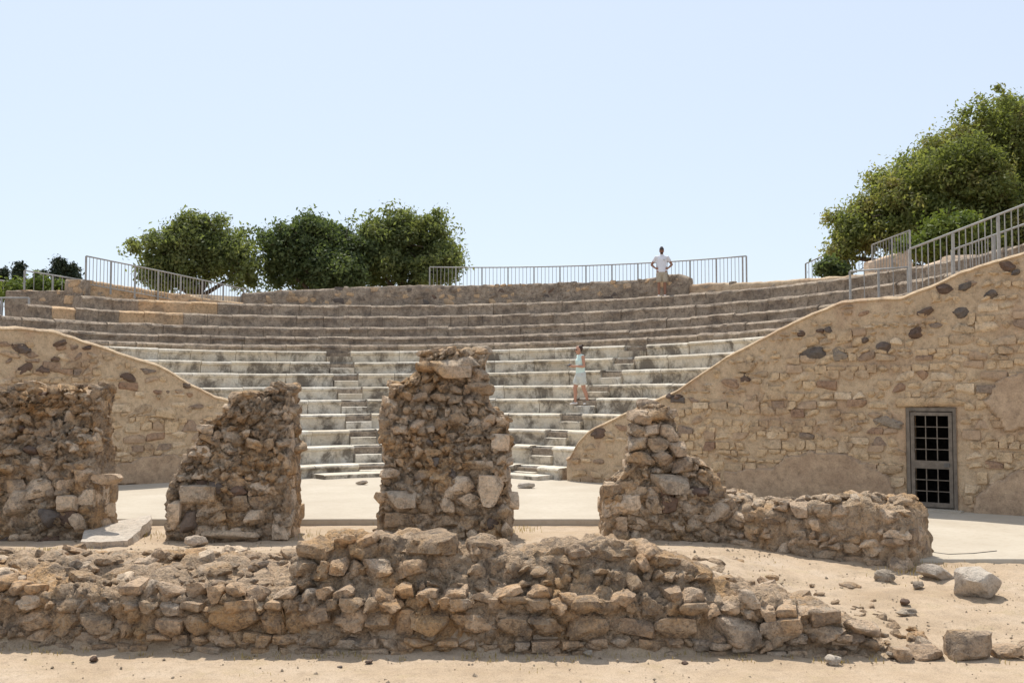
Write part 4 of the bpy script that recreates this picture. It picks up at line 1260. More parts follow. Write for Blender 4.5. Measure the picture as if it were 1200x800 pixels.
# stone terraces that carry the right railings
def right_terrace():
    root = thing('terrace_wall', (13.5, 31, 5.0), 'pale stone stair terrace behind the railings on the right', 'wall')
    rnd = random.Random(23)
    specs = []
    for (a, b, off) in (((1018, 306), (1068, 291), 33.5), ((1066, 316), (1120, 299), 31.5), ((1112, 299), (1146, 298), 29.5)):
        A = atY(a[0], a[1], off); B = atY(b[0], b[1], off - 0.8)
        cols = []
        for k in range(25):
            q = A.lerp(B, k / 24)
            cols.append(resample([(q.x, q.y, q.z - 1.6), (q.x, q.y, q.z - 0.03), (q.x, q.y + 0.06, q.z), (q.x, q.y + 0.5, q.z), (q.x, q.y + 0.5, q.z - 1.6)], 30))
        loft('mortar_core', cols, M['cap_mortar'], root, amp=0.025, freq=2.0, seed=off, sharp=50)
        d = (B - A); ang = math.atan2(d.y, d.x); Lg = Vector((d.x, d.y, 0)).length
        face = lambda u, z, A=A, d=d, Lg=Lg, ang=ang: (Vector((A.x, A.y, 0)) + Vector((d.x, d.y, 0)) * (u / Lg) + Vector((0, 0, z)), ang)
        specs += lay_courses(face, 0, Lg, min(A.z, B.z) - 1.4, max(A.z, B.z), lambda u, z, A=A, B=B, Lg=Lg: 0 < u < Lg and z < lerp(A.z, B.z, u / Lg) - 0.03, (0.2, 0.34), (1.0, 2.2), FLATS, [(3, M['wall_stone']), (2, M['cap_mortar']), (1, M['upper_row'])], 0.012, 0.2, 0.02, 0.04, rnd, keep=0.7)
    emit_stones(root, specs)
right_terrace()

# ---------------------------------------------------------------- trees
def leaf_cloud(lobes, n_clump, per, leaf, seed, squash=0.75, shell=0.5, clump_r=0.4):
    rnd = random.Random(seed)
    vs, fs = [], []
    tot = sum(l[1] * l[1] for l in lobes)
    for (c, rad, sq) in [(l[0], l[1] * 0.9, l[2] if len(l) > 2 else squash) for l in lobes]:
        k = int(n_clump * rad * rad / tot)
        subs = []
        for _ in range(26):
            d = Vector((rnd.gauss(0, 1), rnd.gauss(0, 1), rnd.gauss(0.15, 1))).normalized()
            t = rnd.uniform(0.5, 1.02)
            subs.append((c + Vector((d.x, d.y, d.z * sq)) * (rad * t), rad * rnd.uniform(0.16, 0.42)))
        for _ in range(k):
            d = Vector((rnd.gauss(0, 1), rnd.gauss(0, 1), rnd.gauss(0, 1))).normalized()
            rr = rad * (shell + (1 - shell) * rnd.random() ** 0.6) * (1 + 0.38 * noise.noise(d * 2.6 + Vector((seed, 0, 0))))
            p = c + Vector((d.x * rr, d.y * rr, d.z * rr * sq))
            if rnd.random() < 0.8:
                sc_, sr = rnd.choice(subs)
                p = sc_ + d * (sr * (0.45 + 0.55 * rnd.random() ** 0.5))
            else:
                p = c + (p - c) * 0.72
            cr = clump_r * rnd.uniform(0.5, 1.35)
            for _ in range(int(per * rnd.uniform(0.6, 1.4))):
                e = Vector((rnd.gauss(0, 1), rnd.gauss(0, 1), rnd.gauss(0, 0.8))) * (cr * 0.5)
                q = p + e
                s = leaf * rnd.uniform(0.6, 1.4)
                nrm = (e.normalized() * 0.8 + Vector((rnd.gauss(0, .7), rnd.gauss(0, .7), rnd.gauss(0.35, .7)))).normalized()
                a = nrm.cross(Vector((rnd.gauss(0, 1), rnd.gauss(0, 1), rnd.gauss(0, 1)))).normalized()
                b = nrm.cross(a)
                i = len(vs)
                vs += [q - a * s, q + b * (s * 0.45) + nrm * s * .12, q + a * s, q - b * (s * 0.45) + nrm * s * .12]
                fs.append((i, i + 1, i + 2, i + 3))
    return vs, fs
def tree(name, label, base, lobes, leafmat, n_clump, per, leaf, seed, trunk_r=0.2, group=None, clump_r=0.45, shell=0.5):
    base = Vector(base)
    root = thing(name, base, label, 'tree' if 'tree' in name else 'plant', group)
    rnd = random.Random(seed)
    mb = MB()
    ctr = sum((l[0] for l in lobes), Vector()) / len(lobes)
    fork = base.lerp(ctr, 0.35)
    mb.tube([base - Vector((0, 0, 0.5)), base + Vector((0.05, 0, (fork.z - base.z) * .4)), fork], [trunk_r * 1.3, trunk_r, trunk_r * 0.8], 9)
    for l in lobes:
        m = fork.lerp(l[0], 0.5) + Vector((rnd.uniform(-.3, .3), rnd.uniform(-.3, .3), 0.1))
        mb.tube([fork, m, l[0]], [trunk_r * 0.6, trunk_r * 0.4, trunk_r * 0.22], 7)
        for _ in range(7):
            d = Vector((rnd.gauss(0, 1), rnd.gauss(0, 1), rnd.gauss(0.2, .8))).normalized()
            e = l[0] + d * l[1] * 0.8
            mb.tube([l[0], l[0].lerp(e, .5) + Vector((0, 0, .1)), e], [trunk_r * 0.2, trunk_r * .12, trunk_r * 0.05], 5)
    mb.obj('trunk', M['bark'], root, True)
    vs, fs = leaf_cloud(lobes, n_clump, per, leaf, seed, clump_r=clump_r, shell=shell)
    mesh_obj('crown', vs, fs, leafmat, root, False)
    return root
def lobe(px, py, Y, rpx, sq=0.8, dy=0.0):
    p = atY(px, py, Y)
    return (p + Vector((0, dy, 0)), rpx * Y / FPX, sq)
Zp = 5.5
tree('leafy_tree', 'round loose-leaved tree at the left, beside the sloping railing', (atY(228, 400, 48).x, 48, Zp),
     [lobe(225, 300, 48, 50, .85), lobe(190, 305, 48, 36, .8, -.6), lobe(262, 300, 48, 42, .85, .5), lobe(222, 275, 48, 32), lobe(205, 328, 48, 36, .6, -.5), lobe(285, 320, 48, 26, .8), lobe(250, 272, 48, 24)], M['leaf_a'], 525, 57, 0.105, 41, 0.22, 'trees behind the seating')
tree('leafy_tree', 'dense dark green tree, middle of the left three', (atY(372, 400, 50).x, 50, Zp),
     [lobe(368, 300, 50, 52, .85), lobe(340, 290, 50, 36, .8, -.6), lobe(400, 295, 50, 44, .85, .4), lobe(365, 275, 50, 34), lobe(335, 318, 50, 32, .6, -.5), lobe(395, 325, 50, 38, .6, -.6)], M['leaf_b'], 650, 67, 0.105, 42, 0.24, 'trees behind the seating')
tree('leafy_tree', 'tall green tree right of the dark one, left of the long railing', (atY(480, 400, 52).x, 52, Zp),
     [lobe(472, 290, 52, 52, .85), lobe(440, 285, 52, 36, .8, -.6), lobe(500, 280, 52, 40, .9, .4), lobe(470, 268, 52, 30), lobe(520, 308, 52, 30, .9, -.5), lobe(450, 320, 52, 38, .6, -.6), lobe(500, 320, 52, 36, .6, -.6)], M['leaf_a'], 700, 67, 0.105, 43, 0.24, 'trees behind the seating')
tree('spreading_tree', 'large bushy tree filling the upper right corner behind railings', (atY(1150, 400, 37).x, 37, 4.6),
     [lobe(1185, 180, 37, 78, .9), lobe(1110, 215, 36.5, 62, .85, -.5), lobe(1045, 255, 36, 50, .85), lobe(1000, 278, 36, 32, .8), lobe(1245, 165, 38, 66, .9), lobe(1150, 165, 37.5, 32, .8), lobe(1190, 132, 37.5, 24, .8), lobe(1075, 200, 37, 32, .8), lobe(1180, 250, 35.8, 60, .6), lobe(1090, 275, 35.5, 46, .6), lobe(985, 300, 36, 22, .8), lobe(1035, 228, 36.5, 34, .8), lobe(1000, 260, 36.5, 30, .8), lobe(1115, 178, 37, 36, .8), lobe(1075, 235, 35.6, 44, .8), lobe(1150, 215, 35.5, 46, .8), lobe(1240, 240, 36, 70, .8), lobe(1150, 285, 34.5, 40, .6), lobe(1205, 272, 34.5, 46, .6), lobe(1100, 298, 34.5, 30, .6)], M['leaf_c'], 2900, 75, 0.075, 44, 0.3, clump_r=0.42)
tree('green_shrub', 'bright green shrub behind the right railing, before the big tree', (atY(1100, 300, 33).x, 33, 4.6), [lobe(1085, 282, 33, 18, .6), lobe(1110, 268, 33, 20, .7), lobe(1135, 262, 33, 16, .7), lobe(1065, 288, 33, 12, .7)], M['leaf_yel'], 90, 50, 0.09, 45, 0.05, clump_r=0.3)
for k, (px, py, w, h, lab) in enumerate([(22, 330, 5, 34, 'thin dark cypress tree at the far left edge'), (70, 325, 10, 32, 'tall dark cypress tree behind the left weeds'), (84, 328, 12, 28, 'broad dark cypress tree right of the tall cypress'), (2, 335, 6, 32, 'dark cypress tree cut off by the left picture edge'), (48, 332, 9, 20, 'low dark bushy tree between the left cypresses')]):
    Y = 85
    s = Y / FPX
    b = atY(px, py, Y)
    lobes = [(b + Vector((0, 0, h * s * t - 0.6)), w * s * (1 - 0.5 * t * t), 1.2) for t in (0.0, 0.25, 0.5, 0.72)]
    tree('cypress_tree', lab, (b.x, Y, Zp - 0.4), lobes, M['leaf_cyp'], 170, 40, 0.13, 60 + k, 0.15, 'far trees at the left edge', clump_r=0.35)
for k, (px, py, r, lab) in enumerate([(14, 340, 16, 'yellow-green weeds at the far left edge, above the stub wall'), (42, 336, 16, 'yellow-green weeds on the left stub wall, below the cypresses'), (68, 338, 12, 'small green weeds against the square pillar on the left')]):
    Y = 34.5
    l = lobe(px, py, Y, r, .7)
    tree('weed_plant', lab, (l[0].x, Y, 4.4), [l, lobe(px + 8, py + 6, Y, r * 0.7, .7)], M['leaf_yel'], 46, 40, 0.08, 80 + k, 0.03, 'weeds on the stub wall', clump_r=0.25)
tree('dark_shrub', 'small dark shrub at the right end of the long hilltop railing', (atY(968, 330, 35).x, 35, 5.2), [lobe(970, 314, 35, 13, .8), lobe(985, 318, 35, 12, .8)], M['leaf_b'], 50, 50, 0.09, 90, 0.03, clump_r=0.25)

# ---------------------------------------------------------------- loose stones and slabs
def loose(name, label, px, py, zg, w, d, h, mat, lib, seed, rot=(0, 0, 0), group='loose stones on the ground'):
    """(px,py): where the stone's foot meets the ground at height zg"""
    p = atZ(px, py, zg)
    zz = ground_z(p.x, p.y + d * 0.3) if zg < 0.3 and zg != 0.0 else zg
    rnd = random.Random(seed)
    o = inst(name, lib[seed % len(lib)], M[mat], None, p + Vector((0, d * 0.45, zz - zg + h * 0.42)), rot, (w, d, h))
    return tag(o, label, 'stone', group)
loose('stone_block', 'pale squared limestone block lying alone on the right', 1157, 704, -0.3, 0.50, 0.38, 0.36, 'loose_pale', BLOCKS, 3, (0.05, 0.06, 0.35))
loose('loose_stone', 'flat pale stone beside the slab edge at the end of the low wall', 1101, 681, -0.26, 0.42, 0.3, 0.2, 'loose_pale', BLOCKS, 6, (0, 0.2, 0.5))
loose('loose_stone', 'grey jagged stone at the foot of the low wall', 1038, 684, -0.27, 0.28, 0.22, 0.17, 'loose_grey', RUBBLE, 5, (0.1, 0.1, 0.3))
loose('loose_stone', 'small tan stone between the grey stone and the pale block', 1078, 692, -0.28, 0.13, 0.12, 0.1, 'loose_grey', RUBBLE, 8, (0, 0, 1))
loose('loose_stone', 'flat brown stone lying left of the pale block', 1066, 724, -0.33, 0.22, 0.15, 0.08, 'loose_grey', RUBBLE, 9, (0, 0, 0.4))
loose('loose_stone', 'tiny dark stone just above the flat brown one', 1062, 711, -0.31, 0.12, 0.1, 0.08, 'dark_stone', RUBBLE, 10, (0, 0, 1.4))
loose('loose_stone', 'pale rounded stone at the foot of the second pier', 228, 643, -0.08, 0.32, 0.24, 0.17, 'loose_pale', RUBBLE, 12, (0, 0.1, 0.3))
loose('loose_stone', 'long dark stone lying on the left rubble below the tilted slab', 70, 662, 0.0, 0.52, 0.25, 0.2, 'loose_grey', RUBBLE, 14, (0, -0.25, 0.4))
loose('loose_stone', 'pale lump on the round floor left of the middle pier', 423, 568, 0.0, 0.26, 0.18, 0.12, 'loose_pale', RUBBLE, 15, (0, 0, 0.2))
loose('loose_stone', 'pale lump on the round floor right of the middle pier', 617, 572, 0.0, 0.36, 0.2, 0.14, 'loose_pale', RUBBLE, 16, (0, 0.1, 0.1))
for (px, py, w, lab, mt) in ((108, 774, .085, 'flat dark pebble on the sand at the lower left', 'dark_stone'), (432, 780, .085, 'round dark pebble on the sand below the middle of the wall', 'dark_stone'), (803, 783, .085, 'dark pebble on the sand right of the middle', 'dark_stone'),
                             (978, 781, .17, 'pale tan stone on the sand at the lower right', 'loose_pale'), (998, 768, .18, 'grey stone against the right foot of the foreground wall', 'loose_grey'), (690, 772, .1, 'small pale pebble at the foot of the foreground wall', 'loose_pale'), (1048, 772, .14, 'tan stone on the sand left of the kerb block', 'loose_grey'), (398, 784, .05, 'tiny dark pebble left of the round dark one', 'dark_stone')):
    loose('pebble', lab, px, py, -0.42, w, w * 0.8, w * 0.55, mt, RUBBLE, int(px) % 22, (0, 0, px), 'pebbles on the sand')
def slab():
    # broken paving slab leaning between the two left piers
    pts = [(94, 633), (100, 622), (132, 609), (178, 606), (176, 613), (160, 622), (148, 632), (120, 636)]
    top = []
    for k, (a, b) in enumerate(pts):
        p = atZ(a, b, 0.06 + 0.0)
        top.append(p)
    lowz = []
    vs = [Vector((p.x, p.y, 0.05 + 0.02 * math.sin(k * 2.1) + (0.05 if k in (3, 4) else 0))) for k, p in enumerate(top)]
    vb = [Vector((p.x * 1.0, p.y + 0.05, p.z - 0.14)) for p in vs]
    bm = bmesh.new()
    a = [bm.verts.new(v) for v in vs]; b = [bm.verts.new(v) for v in vb]
    bm.faces.new(list(reversed(a))); bm.faces.new(b)
    n = len(a)
    for i in range(n): bm.faces.new((a[i], a[(i + 1) % n], b[(i + 1) % n], b[i]))
    bmesh.ops.recalc_face_normals(bm, faces=bm.faces)
    bmesh.ops.triangulate(bm, faces=bm.faces)
    bmesh.ops.subdivide_edges(bm, edges=bm.edges, cuts=3, use_grid_fill=True)
    for v in bm.verts:
        v.co += Vector((noise.noise(v.co * 4), noise.noise(v.co * 4 + Vector((9, 0, 0))), 0.6 * noise.noise(v.co * 3 + Vector((0, 9, 0))))) * 0.035
    org = sum((v.co for v in bm.verts), Vector()) / len(bm.verts)
    for v in bm.verts: v.co -= org
    me = bpy.data.meshes.new('stone_slab'); bm.to_mesh(me); bm.free()
    me.materials.append(M['loose_pale']); me.shade_smooth(); me.set_sharp_from_angle(angle=math.radians(40))
    o = bpy.data.objects.new('stone_slab', me); o.location = org
    C.objects.link(o)
    tag(o, 'broken flat pale slab lying between the two left piers', 'slab')
slab()
def kerb():
    root = thing('kerb', (5.2, 10.35, -0.45), 'row of low kerb stones at the lower right, one block larger', 'kerb')
    rnd = random.Random(31)
    x = 3.75
    specs = []
    while x < 8:
        w = rnd.uniform(0.2, 0.42); h = rnd.uniform(0.13, 0.18)
        big = 4.05 < x < 4.45 and w
        if 4.02 < x < 4.5: w, h = 0.46, 0.30
        specs.append((w, rnd.choice(BLOCKS), M['fore_stone'] if not (4.02 < x < 4.5) else M['pier_stone'], Vector((x + w / 2, 10.32 + rnd.uniform(-0.03, 0.03), -0.44 + h * 0.42)), (rnd.uniform(-.06, .06), rnd.uniform(-.06, .06), rnd.uniform(-.08, .08)), (w, 0.3, h)))
        x += w * 1.02
    emit_stones(root, specs)
kerb()

# small gravel and dry grass: uncountable
def gravel():
    rnd = random.Random(77)
    vs, fs = [], []
    def peb(x, y, z, s):
        k = len(vs)
        a = rnd.uniform(0, 6.28)
        base = [(1, 0, 0), (0, 1, 0), (-1, 0, 0), (0, -1, 0), (0, 0, 0.8), (0, 0, -0.6)]
        for b in base:
            q = Vector((b[0] * rnd.uniform(.7, 1.3), b[1] * rnd.uniform(.6, 1.1), b[2] * rnd.uniform(.7, 1.2))) * s
            q.rotate(Euler((rnd.uniform(-.4, .4), rnd.uniform(-.4, .4), a)))
            vs.append(q + Vector((x, y, z)))
        for f in ((0, 1, 4), (1, 2, 4), (2, 3, 4), (3, 0, 4), (1, 0, 5), (2, 1, 5), (3, 2, 5), (0, 3, 5)):
            fs.append(tuple(i + k for i in f))
    for _ in range(6500):
        x = rnd.uniform(-6.8, 8); y = rnd.uniform(8.6, 16.2)
        yf = Yf(x)
        cl = noise.noise(Vector((x * 1.1, y * 1.1, 5)))
        if y < yf - 0.5 and rnd.random() < 0.55: continue
        if cl < -0.1 and rnd.random() < 0.7: continue
        s = min(0.04, rnd.lognormvariate(-4.9, 0.6))
        peb(x, y, ground_z(x, y) + s * 0.3 + 0.005, s)
    o = mesh_obj('gravel', vs, fs, M['gravel'], None, False)
    tag(o, 'scattered small stone chips over the sandy ground', 'gravel', kind='stuff')
gravel()
def grass():
    rnd = random.Random(78)
    vs, fs = [], []
    def tuft(x, y, n, h, sp):
        for _ in range(n):
            a = rnd.uniform(0, 6.28); q = Vector((x + rnd.gauss(0, sp), y + rnd.gauss(0, sp), 0)); q.z = ground_z(q.x, q.y)
            hh = h * rnd.uniform(.5, 1.2); ln = rnd.uniform(0.1, .6) * hh
            w = 0.004
            k = len(vs)
            s = Vector((math.cos(a + 1.57), math.sin(a + 1.57), 0)) * w
            tip = q + Vector((math.cos(a) * ln, math.sin(a) * ln, hh))
            m = q.lerp(tip, .5) + Vector((0, 0, .1 * hh))
            vs.extend([q - s, q + s, m + s * .8, m - s * .8, tip])
            fs.extend([(k, k + 1, k + 2, k + 3), (k + 3, k + 2, k + 4)])
    for (px, py, z) in ((20, 655, 0.0), (45, 652, 0.0), (70, 650, 0), (10, 660, 0), (1080, 668, -.24), (1090, 664, -.24), (1065, 672, -.24), (350, 628, -.1), (445, 598, -.1), (430, 612, -.1), (610, 622, -.1), (180, 628, -.1)):
        p = atZ(px, py, z)
        tuft(p.x, p.y, 70, 0.08, 0.2)
    for _ in range(70):
        x = rnd.uniform(-6, 6); y = Yf(x) - rnd.uniform(0.0, 0.25)
        tuft(x, y, 9, 0.05, 0.05)
    for _ in range(25):
        x = rnd.uniform(-6, 7); y = rnd.uniform(9.6, 15.5)
        tuft(x, y, 8, 0.03, 0.12)
    tag(mesh_obj('dry_grass', vs, fs, M['dry_grass'], None, False), 'short dry grass tufts in the sand along the walls', 'grass', kind='stuff')
grass()
# thin cable on the slab at the right
mb = MB(); pa = [atZ(1083, 645, -0.145), atZ(1110, 649, -0.145), atZ(1140, 648, -0.145), atZ(1168, 645, -0.145)]
mb.tube(resample(pa, 14), 0.006, 6)
tag(mb.obj('cable', M['black'], None, True, origin=pa[0]), 'thin dark cable lying on the pale slab at the right', 'cable')

# ---------------------------------------------------------------- people
def chain(bm, pts, n=14, ref=Vector((1, 0, 0))):
    """closed tapered body piece; pts: (x,y,z,rx,ry): rx along ref, ry across"""
    P = [Vector(p[:3]) for p in pts]
    rings = []
    k = len(P)
    def ringat(p, d, rx, ry):
        a = (ref - d * ref.dot(d))
        if a.length < 0.2: a = Vector((0, 1, 0)) - d * d.y
        a.normalize(); b = d.cross(a)
        return [bm.verts.new(p + a * (rx * math.cos(t)) + b * (ry * math.sin(t))) for t in [2 * math.pi * j / n for j in range(n)]]
    for i in range(k):
        d = (P[min(i + 1, k - 1)] - P[max(i - 1, 0)]).normalized()
        rx, ry = pts[i][3], pts[i][4] if len(pts[i]) > 4 else pts[i][3]
        if i == 0:
            for s in (0.95, 0.6): rings.append(ringat(P[0] - d * (min(rx, ry) * s * 0.7), d, rx * math.sqrt(1 - s * s) + .002, ry * math.sqrt(1 - s * s) + .002))
        rings.append(ringat(P[i], d, rx, ry))
        if i == k - 1:
            for s in (0.6, 0.95): rings.append(ringat(P[i] + d * (min(rx, ry) * s * 0.7), d, rx * math.sqrt(1 - s * s) + .002, ry * math.sqrt(1 - s * s) + .002))
    for a, b in zip(rings, rings[1:]):
        for j in range(n):
            bm.faces.new((a[j], a[(j + 1) % n], b[(j + 1) % n], b[j]))
    bm.faces.new(list(reversed(rings[0]))); bm.faces.new(rings[-1])
def remeshed(name, build, mat, parent, mtx, voxel=0.012, smooth=5):
    bm = bmesh.new()
    build(bm)
    bmesh.ops.recalc_face_normals(bm, faces=bm.faces)
    me = bpy.data.meshes.new(name)
    bm.to_mesh(me); bm.free()
    tmp = bpy.data.objects.new('tmp', me)
    C.objects.link(tmp)
    m = tmp.modifiers.new('r', 'REMESH'); m.mode = 'VOXEL'; m.voxel_size = voxel
    s = tmp.modifiers.new('s', 'SMOOTH'); s.factor = 0.5; s.iterations = smooth
    dg = bpy.context.evaluated_depsgraph_get()
    out = bpy.data.meshes.new_from_object(tmp.evaluated_get(dg))
    bpy.data.objects.remove(tmp)
    out.name = name
    out.materials.clear(); out.materials.append(mat)
    out.transform(mtx)
    out.shade_smooth()
    o = bpy.data.objects.new(name, out)
    o.parent = parent
    C.objects.link(o)
    return o
def hand(bm, w, dirv, palm_n, s=1.0, curl=0.5, thumb=1):
    """palm with four fingers and a thumb; w wrist, dirv pointing to the fingers, palm_n out of the palm"""
    d = dirv.normalized(); nn = (palm_n - d * palm_n.dot(d)).normalized(); sd = d.cross(nn)
    a = w; b = w + d * 0.085 * s
    chain(bm, [(*a, 0.026 * s, 0.02 * s), (*(a.lerp(b, .5)), 0.04 * s, 0.017 * s), (*b, 0.041 * s, 0.014 * s)], 12, ref=sd)
    for k, ln in enumerate((0.068, 0.078, 0.072, 0.056)):
        r = b + sd * (0.03 - 0.02 * k) * s - d * 0.006
        p1 = r + (d * math.cos(curl * .5) + nn * math.sin(curl * .5)) * ln * 0.5 * s
        p2 = p1 + (d * math.cos(curl * 1.5) + nn * math.sin(curl * 1.5)) * ln * 0.5 * s
        chain(bm, [(*r, 0.009 * s, 0.009 * s), (*p1, 0.0085 * s, 0.0085 * s), (*p2, 0.007 * s, 0.007 * s)], 8)
    r = w + d * 0.03 * s + sd * 0.03 * s * thumb
    p1 = r + (d * 0.6 + sd * 0.7 * thumb + nn * .3).normalized() * 0.038 * s
    p2 = p1 + (d * 0.9 + nn * .4).normalized() * 0.03 * s
    chain(bm, [(*r, 0.012 * s, 0.012 * s), (*p1, 0.010 * s, 0.010 * s), (*p2, 0.008 * s, 0.008 * s)], 8)
V = Vector
def man():
    th = None
    foot = atY(776, 347, 35.2)
    # stand on the top upper row
    Rm = 14.9
    px = 776
    tt = -1.0
    while True:
        p = cav(Rm, tt)
        if 600 + FPX * p.x / p.y >= px: break
        tt += 0.001
    base = cav(Rm, tt); base.z = ztop4(base.x) + 0.005
    root = thing('person', base, 'person in white polo shirt and beige shorts standing at the top, hands on hips', 'person')
    X = Matrix.Identity(4)
    H = 1.0
    hips = [V((-.10, 0, .92)), V((.10, 0, .92))]
    sh = [V((-.19, .02, 1.44)), V((.19, .02, 1.44))]
    el = [V((-.36, .10, 1.18)), V((.36, .10, 1.18))]
    wr = [V((-.235, -.05, 1.045)), V((.235, -.05, 1.045))]
    kn = [V((-.105, -.02, .50)), V((.105, -.02, .50))]
    an = [V((-.105, .02, .09)), V((.105, .02, .09))]
    def body(bm):
        chain(bm, [(0, .01, .90, .155, .11), (0, .01, 1.05, .145, .105), (0, .02, 1.22, .165, .11), (0, .02, 1.36, .175, .11), (0, .025, 1.46, .11, .08)], 18)
        chain(bm, [(0, .025, 1.44, .062, .062), (0, .01, 1.56, .056, .058)], 14)
        # head
        chain(bm, [(0, -.01, 1.575, .052, .066), (0, -.005, 1.63, .072, .088), (0, .0, 1.69, .077, .098), (0, .005, 1.74, .066, .086)], 18)
        chain(bm, [(0, -.098, 1.675, .010, .010), (0, -.116, 1.645, .015, .014)], 8)
        for s in (-1, 1): chain(bm, [(s * .078, .01, 1.665, .012, .02), (s * .08, .01, 1.635, .009, .014)], 8)
        for i, s in ((0, -1), (1, 1)):
            chain(bm, [(*sh[i], .062, .062), (*(sh[i].lerp(el[i], .5)), .050, .050), (*el[i], .041, .041)], 12)
            chain(bm, [(*el[i], .041, .041), (*(el[i].lerp(wr[i], .35)), .041, .041), (*wr[i], .028, .028)], 12)
            hand(bm, wr[i], V((-s * .75, -.25, -.25)), V((-s * .3, .9, 0)), 1.0, 0.7, -s)
            chain(bm, [(*hips[i], .092, .098), (*(hips[i].lerp(kn[i], .5)), .076, .08), (*kn[i], .055, .058)], 14)
            chain(bm, [(*kn[i], .055, .058), (kn[i].x, .02, .36, .056, .06), (an[i].x, .02, .18, .042, .044), (*an[i], .036, .04)], 14)
            chain(bm, [(an[i].x, .05, .045, .035, .035), (an[i].x + s * .015, -.06, .04, .04, .03), (an[i].x + s * .02, -.13, .03, .038, .02)], 12)
    remeshed('body', body, M['skin_tan'], root, X, 0.0075, 4)
    def shirt(bm):
        chain(bm, [(0, .01, .90, .185, .135), (0, .01, 1.05, .172, .128), (0, .02, 1.22, .185, .130), (0, .02, 1.36, .195, .128), (0, .025, 1.455, .135, .098)], 20)
        for i in (0, 1):
            e = sh[i].lerp(el[i], .5)
            chain(bm, [(sh[i].x * .7, sh[i].y, sh[i].z - .01, .075, .075), (*sh[i], .076, .076), (*(sh[i].lerp(e, .5)), .069, .069), (*e, .064, .064)], 14)
        chain(bm, [(0, .022, 1.46, .082, .082), (0, .012, 1.51, .074, .074)], 14)
    so_ = remeshed('shirt', shirt, M['white_cloth'], root, X, 0.011, 3)
    mb = MB(); mb.box(V((.08, -.118, 1.33)), .05, .012, .05)
    lg = mb.obj('chest_badge', M['grey_cloth'], None); lg.parent = so_
    def shorts(bm):
        chain(bm, [(0, .01, .97, .172, .128), (0, .01, .88, .185, .135), (0, .01, .82, .18, .13)], 20)
        for i in (0, 1):
            k = hips[i].lerp(kn[i], .8)
            chain(bm, [(hips[i].x, 0.005, .86, .105, .115), (*(hips[i].lerp(k, .6)), .102, .108), (*k, .10, .104)], 16)
    remeshed('shorts', shorts, M['beige_cloth'], root, X, 0.011, 3)
    for i, s in ((0, -1), (1, 1)):
        def shoe(bm, i=i, s=s):
            chain(bm, [(an[i].x, .065, .05, .04, .045), (an[i].x, .0, .055, .042, .048), (an[i].x + s * .015, -.08, .04, .047, .035), (an[i].x + s * .02, -.15, .035, .043, .026)], 14)
        remeshed('shoe', shoe, M['shoe'], root, X, 0.008, 2)
    def cap(bm):
        chain(bm, [(0, .005, 1.70, .084, .105), (0, .008, 1.75, .078, .098), (0, .01, 1.785, .055, .07)], 18)
        chain(bm, [(0, -.07, 1.705, .07, .008), (0, -.17, 1.69, .05, .008)], 14)
    remeshed('cap', cap, M['cap_cloth'], root, X, 0.008, 2)
    def beard(bm):
        chain(bm, [(0, -.055, 1.60, .055, .03), (0, -.06, 1.565, .045, .028)], 12)
    remeshed('beard', beard, M['hair'], root, X, 0.008, 2)
    for s in (-1, 1):
        def eye(bm, s=s): chain(bm, [(s * .031, -.088, 1.665, .011, .008), (s * .033, -.088, 1.667, .011, .008)], 8)
        remeshed('eye', eye, M['black'], root, X, 0.004, 1)
    def mouth(bm): chain(bm, [(-.022, -.092, 1.612, .006, .006), (.022, -.092, 1.612, .006, .006)], 8)
    remeshed('mouth', mouth, M['lips'], root, X, 0.004, 1)
    root.rotation_euler.z = -0.12
man()
